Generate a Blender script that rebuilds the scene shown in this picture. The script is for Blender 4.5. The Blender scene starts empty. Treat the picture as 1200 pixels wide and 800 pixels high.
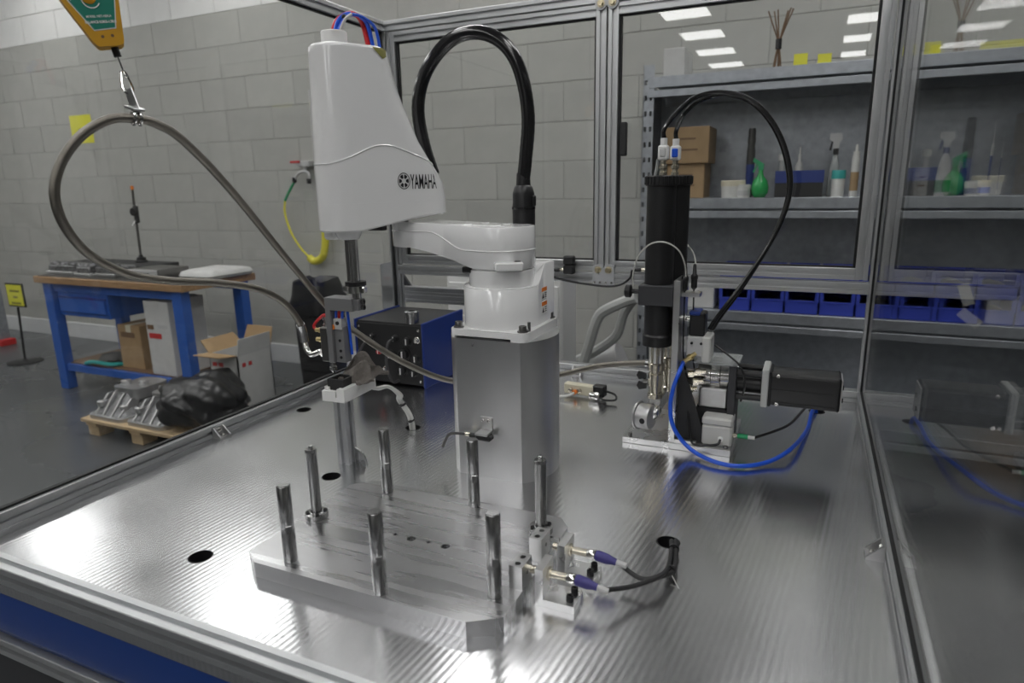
import bpy, bmesh, math, random
from mathutils import Vector, Matrix
from mathutils.bvhtree import BVHTree
random.seed(7)
SC = bpy.context.scene
COL = SC.collection
PI = math.pi
# ------------------------------------------------------------------ camera
T = 0.803                      # height of the worktop above the floor
CAM = Vector((0, 0, T + 0.58))
F, YAW, PITCH, ROLL = 769.44, -0.42773, 0.23614, -0.01993
_f = Vector((math.sin(YAW)*math.cos(PITCH), math.cos(YAW)*math.cos(PITCH), -math.sin(PITCH)))
_r0 = Vector((math.cos(YAW), -math.sin(YAW), 0)); _u0 = _r0.cross(_f)
_r = math.cos(ROLL)*_r0 + math.sin(ROLL)*_u0
_u = -math.sin(ROLL)*_r0 + math.cos(ROLL)*_u0
cd = bpy.data.cameras.new('camera'); cam = bpy.data.objects.new('camera', cd); COL.objects.link(cam)
m3 = Matrix((_r, _u, -_f)).transposed().to_4x4(); m3.translation = CAM
cam.matrix_world = m3
cd.sensor_width = 36; cd.lens = F/1200*36; cd.clip_start = 0.02; cd.clip_end = 60
cd.dof.use_dof = True; cd.dof.focus_distance = 1.3; cd.dof.aperture_fstop = 4.5
SC.camera = cam
# ------------------------------------------------------------------ world and exposure
w = bpy.data.worlds.new('world'); SC.world = w; w.use_nodes = True
w.node_tree.nodes['Background'].inputs[0].default_value = (0.75, 0.8, 0.85, 1)
w.node_tree.nodes['Background'].inputs[1].default_value = 0.0
SC.view_settings.view_transform = 'Standard'; SC.view_settings.look = 'None'
SC.view_settings.gamma = 1; SC.view_settings.use_curve_mapping = False
SC.view_settings.exposure = 0.0
PANEL_STRENGTH = 11.0          # the ceiling lamps are the only light of the hall

def ray(u, v): return _r*((u-600)/F) + _u*(-(v-400)/F) + _f
def at(u, v, ax, val):
    """point where the sight line of a photo pixel meets the plane x, y or z = val"""
    i = 'xyz'.index(ax); d = ray(u, v)
    return CAM + d*((val-CAM[i])/d[i])
def atd(u, v, d): return CAM + ray(u, v)*d

# ------------------------------------------------------------------ materials
MATS = {}
def mat(name, col, rough=0.5, metal=0.0, spec=0.5, noise=0.0, nscale=20, bump=0.0, bscale=60, coat=0.0, emit=0.0, rnd=0.0, trans=0.0, alpha=1.0, aniso=0.0, rvar=0.0, stretch=None):
    m = bpy.data.materials.new(name); m.use_nodes = True; MATS[name] = m
    nt = m.node_tree; b = nt.nodes['Principled BSDF']
    c = (col[0], col[1], col[2], 1)
    b.inputs['Base Color'].default_value = c
    b.inputs['Roughness'].default_value = rough; b.inputs['Metallic'].default_value = metal
    b.inputs['Specular IOR Level'].default_value = spec
    b.inputs['Coat Weight'].default_value = coat; b.inputs['Coat Roughness'].default_value = 0.08
    b.inputs['Anisotropic'].default_value = aniso
    b.inputs['Transmission Weight'].default_value = trans; b.inputs['Alpha'].default_value = alpha
    if emit:
        b.inputs['Emission Color'].default_value = c; b.inputs['Emission Strength'].default_value = emit
    tc = None
    if noise or bump or rvar:
        tc = nt.nodes.new('ShaderNodeTexCoord'); mp = nt.nodes.new('ShaderNodeMapping')
        nt.links.new(tc.outputs['Object'], mp.inputs[0])
        if stretch: mp.inputs['Scale'].default_value = stretch
    if noise or rnd:
        hs = nt.nodes.new('ShaderNodeHueSaturation'); hs.inputs['Color'].default_value = c
        src = None
        if noise:
            n = nt.nodes.new('ShaderNodeTexNoise'); n.inputs['Scale'].default_value = nscale; n.inputs['Detail'].default_value = 6
            nt.links.new(mp.outputs[0], n.inputs['Vector'])
            r = nt.nodes.new('ShaderNodeMapRange'); r.inputs['From Min'].default_value = .3; r.inputs['From Max'].default_value = .7
            r.inputs['To Min'].default_value = 1-noise; r.inputs['To Max'].default_value = 1+noise
            nt.links.new(n.outputs[0], r.inputs[0]); src = r.outputs[0]
        if rnd:
            oi = nt.nodes.new('ShaderNodeObjectInfo'); r2 = nt.nodes.new('ShaderNodeMapRange')
            r2.inputs['To Min'].default_value = 1-rnd; r2.inputs['To Max'].default_value = 1+rnd
            nt.links.new(oi.outputs['Random'], r2.inputs[0])
            if src:
                mu = nt.nodes.new('ShaderNodeMath'); mu.operation = 'MULTIPLY'
                nt.links.new(src, mu.inputs[0]); nt.links.new(r2.outputs[0], mu.inputs[1]); src = mu.outputs[0]
            else: src = r2.outputs[0]
        nt.links.new(src, hs.inputs['Value']); nt.links.new(hs.outputs[0], b.inputs['Base Color'])
    if rvar:
        n = nt.nodes.new('ShaderNodeTexNoise'); n.inputs['Scale'].default_value = nscale*.6; n.inputs['Detail'].default_value = 5
        nt.links.new(mp.outputs[0], n.inputs['Vector'])
        r = nt.nodes.new('ShaderNodeMapRange'); r.inputs['From Min'].default_value = .3; r.inputs['From Max'].default_value = .7
        r.inputs['To Min'].default_value = rough-rvar; r.inputs['To Max'].default_value = rough+rvar
        nt.links.new(n.outputs[0], r.inputs[0]); nt.links.new(r.outputs[0], b.inputs['Roughness'])
    if bump:
        n = nt.nodes.new('ShaderNodeTexNoise'); n.inputs['Scale'].default_value = bscale; n.inputs['Detail'].default_value = 4
        nt.links.new(mp.outputs[0], n.inputs['Vector'])
        bp = nt.nodes.new('ShaderNodeBump'); bp.inputs['Strength'].default_value = bump; bp.inputs['Distance'].default_value = .005
        nt.links.new(n.outputs[0], bp.inputs['Height']); nt.links.new(bp.outputs[0], b.inputs['Normal'])
    return m

mat('wall_grey', (.40, .40, .375), .75, noise=.06, nscale=6, bump=.25, bscale=90, rnd=.035)
mat('wall_white', (.72, .72, .71), .7, noise=.04, nscale=6, bump=.2, bscale=90, rnd=.03)
mat('mortar', (.365, .365, .342), .85, noise=.08)
mat('plain_wall', (.42, .42, .40), .8, noise=.05, nscale=3)
mat('ceiling', (.62, .62, .61), .9, noise=.04)
mat('floor', (.082, .086, .090), .28, noise=.10, nscale=1.2, rvar=.05)
mat('skirting', (.62, .63, .64), .5)
mat('profile', (.60, .61, .62), .38, .9, rvar=.05, nscale=30)
mat('slot', (.16, .16, .165), .5, .7)
mat('seal', (.01, .01, .011), .6)
mat('alu', (.66, .66, .66), .3, 1.0, noise=.05, nscale=25, rvar=.06)
mat('alu_cast', (.55, .55, .55), .42, 1.0, noise=.08, nscale=30, rvar=.06)
mat('alu_turned', (.70, .70, .705), .32, 1.0, noise=.10, nscale=7, rvar=.08, stretch=(1, 1, .5))
mat('steel', (.42, .42, .42), .25, 1.0, noise=.06, nscale=40)
mat('steel_dark', (.22, .215, .21), .35, 1.0)
mat('chrome', (.75, .74, .72), .12, 1.0)
mat('brass', (.62, .50, .25), .3, 1.0)
mat('nickel', (.60, .56, .47), .25, 1.0)
mat('zinc', (.62, .55, .38), .3, 1.0, noise=.1, nscale=200)
mat('robot_white', (.80, .80, .80), .16, coat=.6)
mat('white_plastic', (.74, .74, .73), .35)
mat('offwhite', (.55, .55, .53), .45)
mat('light_grey', (.48, .48, .48), .45)
mat('grey_paint', (.46, .47, .46), .45, noise=.04)
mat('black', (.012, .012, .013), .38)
mat('black_gloss', (.010, .010, .011), .18, coat=.4)
mat('black_matt', (.018, .018, .019), .6)
mat('rubber', (.022, .022, .023), .55)
mat('cable_grey', (.06, .06, .062), .5)
mat('white_cable', (.62, .62, .60), .45)
mat('blue_paint', (.025, .105, .42), .4, noise=.05)
mat('blue_dark', (.012, .035, .20), .4, noise=.05)
mat('blue_panel', (.008, .045, .23), .35)
mat('blue_tube', (.012, .09, .62), .3)
mat('red_tube', (.55, .02, .025), .35)
mat('blue_bin', (.035, .06, .42), .45)
mat('purple', (.042, .035, .19), .45)
mat('tool_grey', (.20, .20, .205), .4, .3)
mat('hinge', (.50, .51, .53), .45, .3)
mat('dark_panel', (.035, .036, .040), .5)
mat('black_panel', (.020, .020, .021), .45, bump=.06, bscale=200)
mat('wood', (.33, .20, .10), .55, noise=.2, nscale=8, stretch=(1, 8, 8))
mat('pallet_wood', (.50, .37, .22), .7, noise=.2, nscale=9, stretch=(1, 8, 8))
mat('bench_mat', (.035, .033, .03), .5)
mat('cardboard', (.36, .24, .125), .75, noise=.08)
mat('carton_dark', (.17, .10, .055), .75, noise=.08)
mat('white_box', (.55, .55, .54), .6, noise=.05)
mat('yellow_paper', (.72, .70, .06), .6)
mat('yellow_hose', (.72, .66, .06), .4)
mat('green_hose', (.02, .30, .12), .4)
mat('amber', (.60, .31, .015), .45, noise=.06, nscale=40)
mat('label_green', (.008, .20, .14), .5)
mat('print_white', (.8, .8, .78), .5)
mat('print_black', (.008, .008, .01), .5)
mat('print_red', (.5, .03, .03), .5)
mat('orange', (.75, .20, .02), .5)
mat('galvanised', (.38, .40, .43), .42, .75, noise=.12, nscale=30)
mat('rack_dark', (.035, .034, .032), .7)
mat('rag', (.17, .155, .14), .95, noise=.2, nscale=60, bump=.6, bscale=250)
mat('bag_black', (.012, .012, .013), .28, bump=.8, bscale=18, noise=.2)
mat('casting', (.20, .20, .205), .42, .6, noise=.5, nscale=45, bump=.9, bscale=60)
mat('cream', (.62, .58, .45), .5)
mat('bottle_white', (.62, .62, .60), .4)
mat('green_plastic', (.02, .42, .10), .2, trans=.25)
mat('green_liquid', (.16, .45, .25), .15, trans=.3)
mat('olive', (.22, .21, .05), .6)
mat('clear', (.75, .78, .78), .08, trans=.7)
mat('translucent', (.70, .70, .66), .25, trans=.3)
mat('lamp_panel', (1.0, .995, .98), .5, emit=PANEL_STRENGTH)
mat('lamp_frame', (.7, .7, .7), .5)
mat('teal', (.03, .35, .33), .5)
mat('concrete', (.3, .3, .29), .8)

def worktop_material():
    """milled aluminium plate: fine cutter ridges running front to back, cloudy wear"""
    m = bpy.data.materials.new('milled_plate'); m.use_nodes = True; MATS['milled_plate'] = m
    nt = m.node_tree; b = nt.nodes['Principled BSDF']; N = nt.nodes.new; L = nt.links.new
    b.inputs['Metallic'].default_value = 1.0
    tc = N('ShaderNodeTexCoord')
    n1 = N('ShaderNodeTexNoise'); n1.inputs['Scale'].default_value = 4; n1.inputs['Detail'].default_value = 2; L(tc.outputs['Object'], n1.inputs['Vector'])
    cr = N('ShaderNodeValToRGB'); cr.color_ramp.elements[0].position = .2; cr.color_ramp.elements[1].position = .8
    cr.color_ramp.elements[0].color = (.66, .665, .68, 1); cr.color_ramp.elements[1].color = (.74, .74, .75, 1)
    L(n1.outputs[0], cr.inputs[0]); L(cr.outputs[0], b.inputs['Base Color'])
    n2 = N('ShaderNodeTexNoise'); n2.inputs['Scale'].default_value = 6; n2.inputs['Detail'].default_value = 2; L(tc.outputs['Object'], n2.inputs['Vector'])
    r2 = N('ShaderNodeMapRange'); r2.inputs['From Min'].default_value = .3; r2.inputs['From Max'].default_value = .7
    r2.inputs['To Min'].default_value = .18; r2.inputs['To Max'].default_value = .26
    L(n2.outputs[0], r2.inputs[0]); L(r2.outputs[0], b.inputs['Roughness'])
    mp = N('ShaderNodeMapping'); L(tc.outputs['Object'], mp.inputs[0]); mp.inputs['Rotation'].default_value = (0, 0, .10)
    wv = N('ShaderNodeTexWave'); wv.wave_type = 'BANDS'; wv.bands_direction = 'X'; wv.wave_profile = 'SIN'
    wv.inputs['Scale'].default_value = 31; wv.inputs['Distortion'].default_value = .35; wv.inputs['Detail'].default_value = 1
    wv.inputs['Detail Scale'].default_value = .6
    L(mp.outputs[0], wv.inputs['Vector'])
    mp3 = N('ShaderNodeMapping'); L(tc.outputs['Object'], mp3.inputs[0]); mp3.inputs['Scale'].default_value = (900, 12, 1)
    n3 = N('ShaderNodeTexNoise'); n3.inputs['Scale'].default_value = 1; n3.inputs['Detail'].default_value = 3; L(mp3.outputs[0], n3.inputs['Vector'])
    ad = N('ShaderNodeMath'); ad.operation = 'MULTIPLY_ADD'; ad.inputs[1].default_value = .35
    L(n3.outputs[0], ad.inputs[0]); L(wv.outputs['Fac'], ad.inputs[2])
    bp = N('ShaderNodeBump'); bp.inputs['Strength'].default_value = .13; bp.inputs['Distance'].default_value = .0006
    L(ad.outputs[0], bp.inputs['Height']); L(bp.outputs[0], b.inputs['Normal'])
    return m
worktop_material()

def fixture_material():
    m = bpy.data.materials.new('face_milled'); m.use_nodes = True; MATS['face_milled'] = m
    nt = m.node_tree; b = nt.nodes['Principled BSDF']; N = nt.nodes.new; L = nt.links.new
    b.inputs['Metallic'].default_value = 1.0; b.inputs['Base Color'].default_value = (.60, .60, .61, 1)
    tc = N('ShaderNodeTexCoord'); mp = N('ShaderNodeMapping'); mp.inputs['Scale'].default_value = (3, 55, 3); L(tc.outputs['Object'], mp.inputs[0])
    n = N('ShaderNodeTexNoise'); n.inputs['Scale'].default_value = 1; n.inputs['Detail'].default_value = 2; L(mp.outputs[0], n.inputs['Vector'])
    r = N('ShaderNodeMapRange'); r.inputs['From Min'].default_value = .3; r.inputs['From Max'].default_value = .7
    r.inputs['To Min'].default_value = .20; r.inputs['To Max'].default_value = .38
    L(n.outputs[0], r.inputs[0]); L(r.outputs[0], b.inputs['Roughness'])
    bp = N('ShaderNodeBump'); bp.inputs['Strength'].default_value = .05; bp.inputs['Distance'].default_value = .001
    L(n.outputs[0], bp.inputs['Height']); L(bp.outputs[0], b.inputs['Normal'])
fixture_material()

def glass_material():
    """clear pane: reflects by angle of incidence (Schlick), lets the rest straight through"""
    m = bpy.data.materials.new('clear_pane'); m.use_nodes = True; MATS['clear_pane'] = m
    nt = m.node_tree; nt.nodes.remove(nt.nodes['Principled BSDF']); N = nt.nodes.new; L = nt.links.new
    out = nt.nodes['Material Output']
    g = N('ShaderNodeNewGeometry'); dot = N('ShaderNodeVectorMath'); dot.operation = 'DOT_PRODUCT'
    L(g.outputs['Normal'], dot.inputs[0]); L(g.outputs['Incoming'], dot.inputs[1])
    ab = N('ShaderNodeMath'); ab.operation = 'ABSOLUTE'; L(dot.outputs['Value'], ab.inputs[0])
    om = N('ShaderNodeMath'); om.operation = 'SUBTRACT'; om.inputs[0].default_value = 1; L(ab.outputs[0], om.inputs[1])
    pw = N('ShaderNodeMath'); pw.operation = 'POWER'; pw.inputs[1].default_value = 5; L(om.outputs[0], pw.inputs[0])
    ma = N('ShaderNodeMath'); ma.operation = 'MULTIPLY_ADD'; ma.inputs[1].default_value = .96; ma.inputs[2].default_value = .04
    ma.use_clamp = True; L(pw.outputs[0], ma.inputs[0])
    tr = N('ShaderNodeBsdfTransparent'); tr.inputs[0].default_value = (.985, .99, .987, 1)
    gl = N('ShaderNodeBsdfGlossy'); gl.inputs['Roughness'].default_value = 0.0
    mx = N('ShaderNodeMixShader'); L(ma.outputs[0], mx.inputs[0]); L(tr.outputs[0], mx.inputs[1]); L(gl.outputs[0], mx.inputs[2])
    L(mx.outputs[0], out.inputs['Surface'])
glass_material()

def braid_material():
    m = bpy.data.materials.new('braid'); m.use_nodes = True; MATS['braid'] = m
    nt = m.node_tree; b = nt.nodes['Principled BSDF']; N = nt.nodes.new; L = nt.links.new
    b.inputs['Metallic'].default_value = .85; b.inputs['Base Color'].default_value = (.21, .195, .17, 1); b.inputs['Roughness'].default_value = .28
    tc = N('ShaderNodeTexCoord'); v = N('ShaderNodeTexVoronoi'); v.inputs['Scale'].default_value = 700; L(tc.outputs['Object'], v.inputs['Vector'])
    bp = N('ShaderNodeBump'); bp.inputs['Strength'].default_value = .5; bp.inputs['Distance'].default_value = .001
    L(v.outputs[0], bp.inputs['Height']); L(bp.outputs[0], b.inputs['Normal'])
braid_material()

# ------------------------------------------------------------------ mesh helpers
def smooth_path(pts, n=8):
    pts = [Vector(p) for p in pts]
    if len(pts) < 3: return pts
    out = []
    P = [pts[0]*2-pts[1]] + pts + [pts[-1]*2-pts[-2]]
    for i in range(1, len(P)-2):
        a, b, c, d = P[i-1], P[i], P[i+1], P[i+2]
        for k in range(n):
            t = k/n
            out.append(.5*((2*b)+(c-a)*t+(2*a-5*b+4*c-d)*t*t+(3*b-a-3*c+d)*t**3))
    out.append(P[-2]); return out
def basis(d):
    d = d.normalized(); a = Vector((0, 0, 1)) if abs(d.z) < .9 else Vector((1, 0, 0))
    x = a.cross(d).normalized(); return x, d.cross(x)
class MB:
    def __init__(s): s.bm = bmesh.new()
    def poly(s, vs, faces):
        v = [s.bm.verts.new(p) for p in vs]
        for f in faces:
            try: s.bm.faces.new([v[i] for i in f])
            except ValueError: pass
        return s
    def box(s, c, d, bev=0.0, rz=0.0, M=None, seg=1):
        t = bmesh.new(); bmesh.ops.create_cube(t, size=1)
        for v in t.verts: v.co = Vector((v.co.x*d[0], v.co.y*d[1], v.co.z*d[2]))
        if bev: bmesh.ops.bevel(t, geom=t.edges[:], offset=bev, segments=seg, affect='EDGES', profile=.5)
        X = Matrix.Translation(Vector(c)) @ Matrix.Rotation(rz, 4, 'Z')
        if M is not None: X = Matrix.Translation(Vector(c)) @ M
        t.transform(X); s.merge(t); return s
    def bb(s, x0, x1, y0, y1, z0, z1, bev=0.0):
        return s.box(((x0+x1)/2, (y0+y1)/2, (z0+z1)/2), (abs(x1-x0), abs(y1-y0), abs(z1-z0)), bev)
    def merge(s, t):
        vm = {}
        for v in t.verts: vm[v] = s.bm.verts.new(v.co)
        for f in t.faces: s.bm.faces.new([vm[v] for v in f.verts])
        t.free()
    def cyl(s, a, b, r, r2=None, n=20, cap=True):
        a = Vector(a); b = Vector(b); r2 = r if r2 is None else r2; x, y = basis(b-a)
        A = []; B = []
        for i in range(n):
            q = 2*PI*i/n; o = x*math.cos(q)+y*math.sin(q); A.append(s.bm.verts.new(a+o*r)); B.append(s.bm.verts.new(b+o*r2))
        for i in range(n): s.bm.faces.new([A[i], A[(i+1) % n], B[(i+1) % n], B[i]])
        if cap: s.bm.faces.new(A[::-1]); s.bm.faces.new(B)
        return s
    def lathe(s, o, prof, axis=(0, 0, 1), n=24):
        """prof: list of (r, h) along axis from o"""
        o = Vector(o); ax = Vector(axis).normalized(); x, y = basis(ax); rings = []
        for r, h in prof:
            if r < 1e-6: rings.append([s.bm.verts.new(o+ax*h)])
            else: rings.append([s.bm.verts.new(o+ax*h+(x*math.cos(2*PI*i/n)+y*math.sin(2*PI*i/n))*r) for i in range(n)])
        for A, B in zip(rings, rings[1:]):
            for i in range(n):
                j = (i+1) % n
                if len(A) == 1 and len(B) == 1: continue
                if len(A) == 1: s.bm.faces.new([A[0], B[j], B[i]])
                elif len(B) == 1: s.bm.faces.new([A[i], A[j], B[0]])
                else: s.bm.faces.new([A[i], A[j], B[j], B[i]])
        if len(rings[0]) > 1: s.bm.faces.new(rings[0][::-1])
        if len(rings[-1]) > 1: s.bm.faces.new(rings[-1])
        return s
    def tube(s, pts, r, n=10, sub=6, ridge=0.0, ellip=1.0):
        pts = smooth_path(pts, sub) if sub else [Vector(p) for p in pts]
        if len(pts) < 2: return s
        d0 = (pts[1]-pts[0]).normalized(); x, y = basis(d0); prev = None
        for k, p in enumerate(pts):
            d = (pts[min(k+1, len(pts)-1)]-pts[max(k-1, 0)])
            d = d.normalized() if d.length > 1e-9 else d0
            x = (x-d*x.dot(d)).normalized(); y = d.cross(x)
            rr = r*(1+ridge*(k % 2)) if ridge else r
            ring = [s.bm.verts.new(p+(x*math.cos(2*PI*i/n)*ellip+y*math.sin(2*PI*i/n))*rr) for i in range(n)]
            if prev:
                for i in range(n): s.bm.faces.new([prev[i], prev[(i+1) % n], ring[(i+1) % n], ring[i]])
            else: s.bm.faces.new(ring[::-1])
            prev = ring
        s.bm.faces.new(prev); return s
    def prism(s, poly, z0, z1):
        n = len(poly); A = [s.bm.verts.new((p[0], p[1], z0)) for p in poly]; B = [s.bm.verts.new((p[0], p[1], z1)) for p in poly]
        for i in range(n): s.bm.faces.new([A[i], A[(i+1) % n], B[(i+1) % n], B[i]])
        s.bm.faces.new(A[::-1]); s.bm.faces.new(B); return s
    def prism_dir(s, poly, o, ex, ey, ez):
        """2D polygon in the plane (ex, ey) at o, pushed along ez"""
        o = Vector(o); ex = Vector(ex); ey = Vector(ey); ez = Vector(ez); n = len(poly)
        A = [s.bm.verts.new(o+ex*p[0]+ey*p[1]) for p in poly]; B = [s.bm.verts.new(v.co+ez) for v in A]
        for i in range(n): s.bm.faces.new([A[i], A[(i+1) % n], B[(i+1) % n], B[i]])
        s.bm.faces.new(A[::-1]); s.bm.faces.new(B); return s
    def loft(s, rings, cap=True):
        R = [[s.bm.verts.new(p) for p in r] for r in rings]; n = len(R[0])
        for A, B in zip(R, R[1:]):
            for i in range(n): s.bm.faces.new([A[i], A[(i+1) % n], B[(i+1) % n], B[i]])
        if cap: s.bm.faces.new(R[0][::-1]); s.bm.faces.new(R[-1])
        return s
    def blob(s, c, d, seg=16, rough=0.0, seed=0, M=None):
        t = bmesh.new(); bmesh.ops.create_uvsphere(t, u_segments=seg, v_segments=max(6, seg//2), radius=.5)
        rnd = random.Random(seed)
        for v in t.verts:
            k = 1+rough*(rnd.random()-.5)*2
            v.co = Vector((v.co.x*d[0]*k, v.co.y*d[1]*k, v.co.z*d[2]*k))
        if M is not None: t.transform(M)
        t.transform(Matrix.Translation(Vector(c))); s.merge(t); return s
    def build(s, name, material, parent=None, smooth=35, kind=None, label=None, origin=None):
        bmesh.ops.recalc_face_normals(s.bm, faces=s.bm.faces[:])
        me = bpy.data.meshes.new(name)
        off = Vector((0, 0, 0))
        root = parent
        while root is not None and root.parent is not None: root = root.parent
        if root is not None: off = Vector(root.location)
        elif origin is not None: off = Vector(origin)
        else:
            lo = [min(v.co[i] for v in s.bm.verts) for i in range(3)]; hi = [max(v.co[i] for v in s.bm.verts) for i in range(3)]
            off = Vector(((lo[0]+hi[0])/2, (lo[1]+hi[1])/2, lo[2]))
        s.bm.transform(Matrix.Translation(-off)); s.bm.to_mesh(me); s.bm.free()
        me.materials.append(MATS[material])
        if smooth:
            me.polygons.foreach_set('use_smooth', [True]*len(me.polygons)); me.set_sharp_from_angle(angle=math.radians(smooth))
        o = bpy.data.objects.new(name, me); COL.objects.link(o)
        if parent is not None: o.parent = parent
        else: o.location = off
        if kind: o['kind'] = kind
        if label: o['label'] = label
        return o
def tag(o, label, cat, group=None):
    o['label'] = label; o['category'] = cat
    if group: o['group'] = group
    return o
def thing(name, label, cat, loc, group=None):
    o = bpy.data.objects.new(name, None); COL.objects.link(o); o.location = loc; o.empty_display_size = .05
    return tag(o, label, cat, group)
def struct(o): o['kind'] = 'structure'; return o
def copy_tree(o, parent=None):
    c = o.copy(); COL.objects.link(c)
    if parent is not None: c.parent = parent
    for ch in list(o.children): copy_tree(ch, c)
    return c
def text_verts(s, size, bold=0.0, xs=1.0, align='CENTER', space=1.0):
    cu = bpy.data.curves.new('lettering', 'FONT'); cu.body = s; cu.size = size; cu.align_x = align; cu.align_y = 'CENTER'
    cu.offset = bold; cu.resolution_u = 3; cu.space_character = space
    ob = bpy.data.objects.new('lettering', cu); COL.objects.link(ob)
    dg = bpy.context.evaluated_depsgraph_get(); me = bpy.data.meshes.new_from_object(ob.evaluated_get(dg))
    vs = [Vector((v.co.x*xs, v.co.y, 0)) for v in me.vertices]; fs = [tuple(p.vertices) for p in me.polygons]
    bpy.data.objects.remove(ob); bpy.data.curves.remove(cu); bpy.data.meshes.remove(me)
    return vs, fs
def text_on(mb, s, o, ex, ey, size, lift=.0006, **k):
    o = Vector(o); ex = Vector(ex).normalized(); ey = Vector(ey).normalized(); n = ex.cross(ey)
    vs, fs = text_verts(s, size, **k)
    mb.poly([o+ex*v.x+ey*v.y+n*lift for v in vs], fs)
def rrect(x0, x1, y0, y1, r, n=5):
    out = []
    for cx, cy, a in ((x1-r, y0+r, -PI/2), (x1-r, y1-r, 0), (x0+r, y1-r, PI/2), (x0+r, y0+r, PI)):
        for i in range(n+1):
            q = a+PI/2*i/n; out.append((cx+r*math.cos(q), cy+r*math.sin(q)))
    return out
def profile_poly(s=.03, slot=.0085, dep=.008, sides='NESW'):
    """T-slot extrusion section, centred"""
    h = s/2; g = slot/2; c = .0012; out = []
    def side(rot, has):
        pts = [(h, -h+c), (h, -g), (h-dep, -g), (h-dep, g), (h, g), (h, h-c), (h-c, h)] if has else [(h, -h+c), (h, h-c), (h-c, h)]
        q = rot*PI/2
        return [(x*math.cos(q)-y*math.sin(q), x*math.sin(q)+y*math.cos(q)) for x, y in pts]
    for k, nm in enumerate('ENWS'): out += side(k, nm in sides)
    return out
def extrusion(mb, a, b, s=.03, s2=None):
    a = Vector(a); b = Vector(b); d = (b-a)
    ax = max(range(3), key=lambda i: abs(d[i]))
    ex, ey = [Vector((0, 1, 0)), Vector((1, 0, 0)), Vector((1, 0, 0))][ax], [Vector((0, 0, 1)), Vector((0, 0, 1)), Vector((0, 1, 0))][ax]
    mb.prism_dir(profile_poly(s), a, ex, ey, d)
    return mb
def hexbolt(mb, o, axis, r, h): mb.lathe(o, [(r, 0), (r, h*.85), (r*.85, h)], axis, n=6); return mb
def screw(mb, o, axis, r, h):
    """socket head cap screw"""
    mb.lathe(o, [(r, 0), (r, h*.9), (r*.92, h), (r*.55, h), (r*.5, h*.45), (0, h*.45)], axis, n=14); return mb

# ================================================================== SETTING
WY = 3.97; FLOOR_X0, FLOOR_X1, FLOOR_Y0, CEIL = -9.5, 5.5, -11.5, 3.42
struct(MB().bb(FLOOR_X0, FLOOR_X1, FLOOR_Y0, WY+.2, -.12, 0).build('floor', 'floor', smooth=0))
struct(MB().bb(FLOOR_X0, FLOOR_X1, FLOOR_Y0, WY+.2, CEIL, CEIL+.1).build('ceiling', 'ceiling', smooth=0))
wall = struct(MB().bb(FLOOR_X0, FLOOR_X1, WY-.0045, WY+.2, 0, CEIL).build('wall_back', 'mortar', smooth=0))
struct(MB().bb(FLOOR_X0-.15, FLOOR_X0, FLOOR_Y0, WY+.2, 0, CEIL).build('wall_left', 'plain_wall', smooth=0))
struct(MB().bb(FLOOR_X1, FLOOR_X1+.15, FLOOR_Y0, WY+.2, 0, CEIL).build('wall_right', 'plain_wall', smooth=0))
struct(MB().bb(FLOOR_X0, FLOOR_X1, FLOOR_Y0-.15, FLOOR_Y0, 0, CEIL).build('wall_front', 'plain_wall', smooth=0))
# blocks of the back wall, one object each where the camera sees them
CH, BL = .23, .46
blk = {}
def block_mesh(l, white):
    key = (round(l, 3), white)
    if key not in blk:
        b = MB(); b.box((0, -.002, 0), (l-.0045, .012, CH-.0045), .0025)
        me = bpy.data.meshes.new('block'); b.bm.to_mesh(me); b.bm.free()
        me.materials.append(MATS['wall_white' if white else 'wall_grey']); blk[key] = me
    return blk[key]
woff = Vector(wall.location)
for k in range(-3, 12):
    z0 = 2.66-CH*(k+1)
    zc = z0+CH/2
    if zc > CEIL or zc < 0.02: continue
    x = -8.1+(BL/2 if k % 2 else 0)
    while x < 2.0:
        o = bpy.data.objects.new('block', block_mesh(BL, k < 0)); COL.objects.link(o); o.parent = wall
        o.location = Vector((x+BL/2, WY, zc))-woff
        x += BL
struct(MB().bb(FLOOR_X0, FLOOR_X1, WY-.022, WY-.004, 0, .15, .003).build('baseboard_back', 'skirting'))

# ------------------------------------------------------------------ ceiling lamps
lamp = thing('ceiling_light_offscreen', 'square white flat panel lamp set in the ceiling, in a straight row of lamps', 'ceiling light', (0, 0, CEIL-.02), 'panel lamps in the ceiling')
MB().bb(-.29, .29, -.29, .29, CEIL-.016, CEIL-.008).build('lamp_diffuser_offscreen', 'lamp_panel', lamp, smooth=0)
fr = MB()
for a in (-1, 1):
    fr.bb(a*.30-.012, a*.30+.012, -.312, .312, CEIL-.02, CEIL); fr.bb(-.312, .312, a*.30-.012, a*.30+.012, CEIL-.02, CEIL)
fr.build('lamp_frame', 'lamp_frame', lamp, smooth=0)
first = True
for i in range(-3, 2):
    for j in range(0, 10):
        if i < 0 and j < 6: continue
        o = lamp if first else copy_tree(lamp); first = False
        o.location = (-1.66+2.16*i, -9.53+1.42*j, CEIL-.02)

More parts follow.
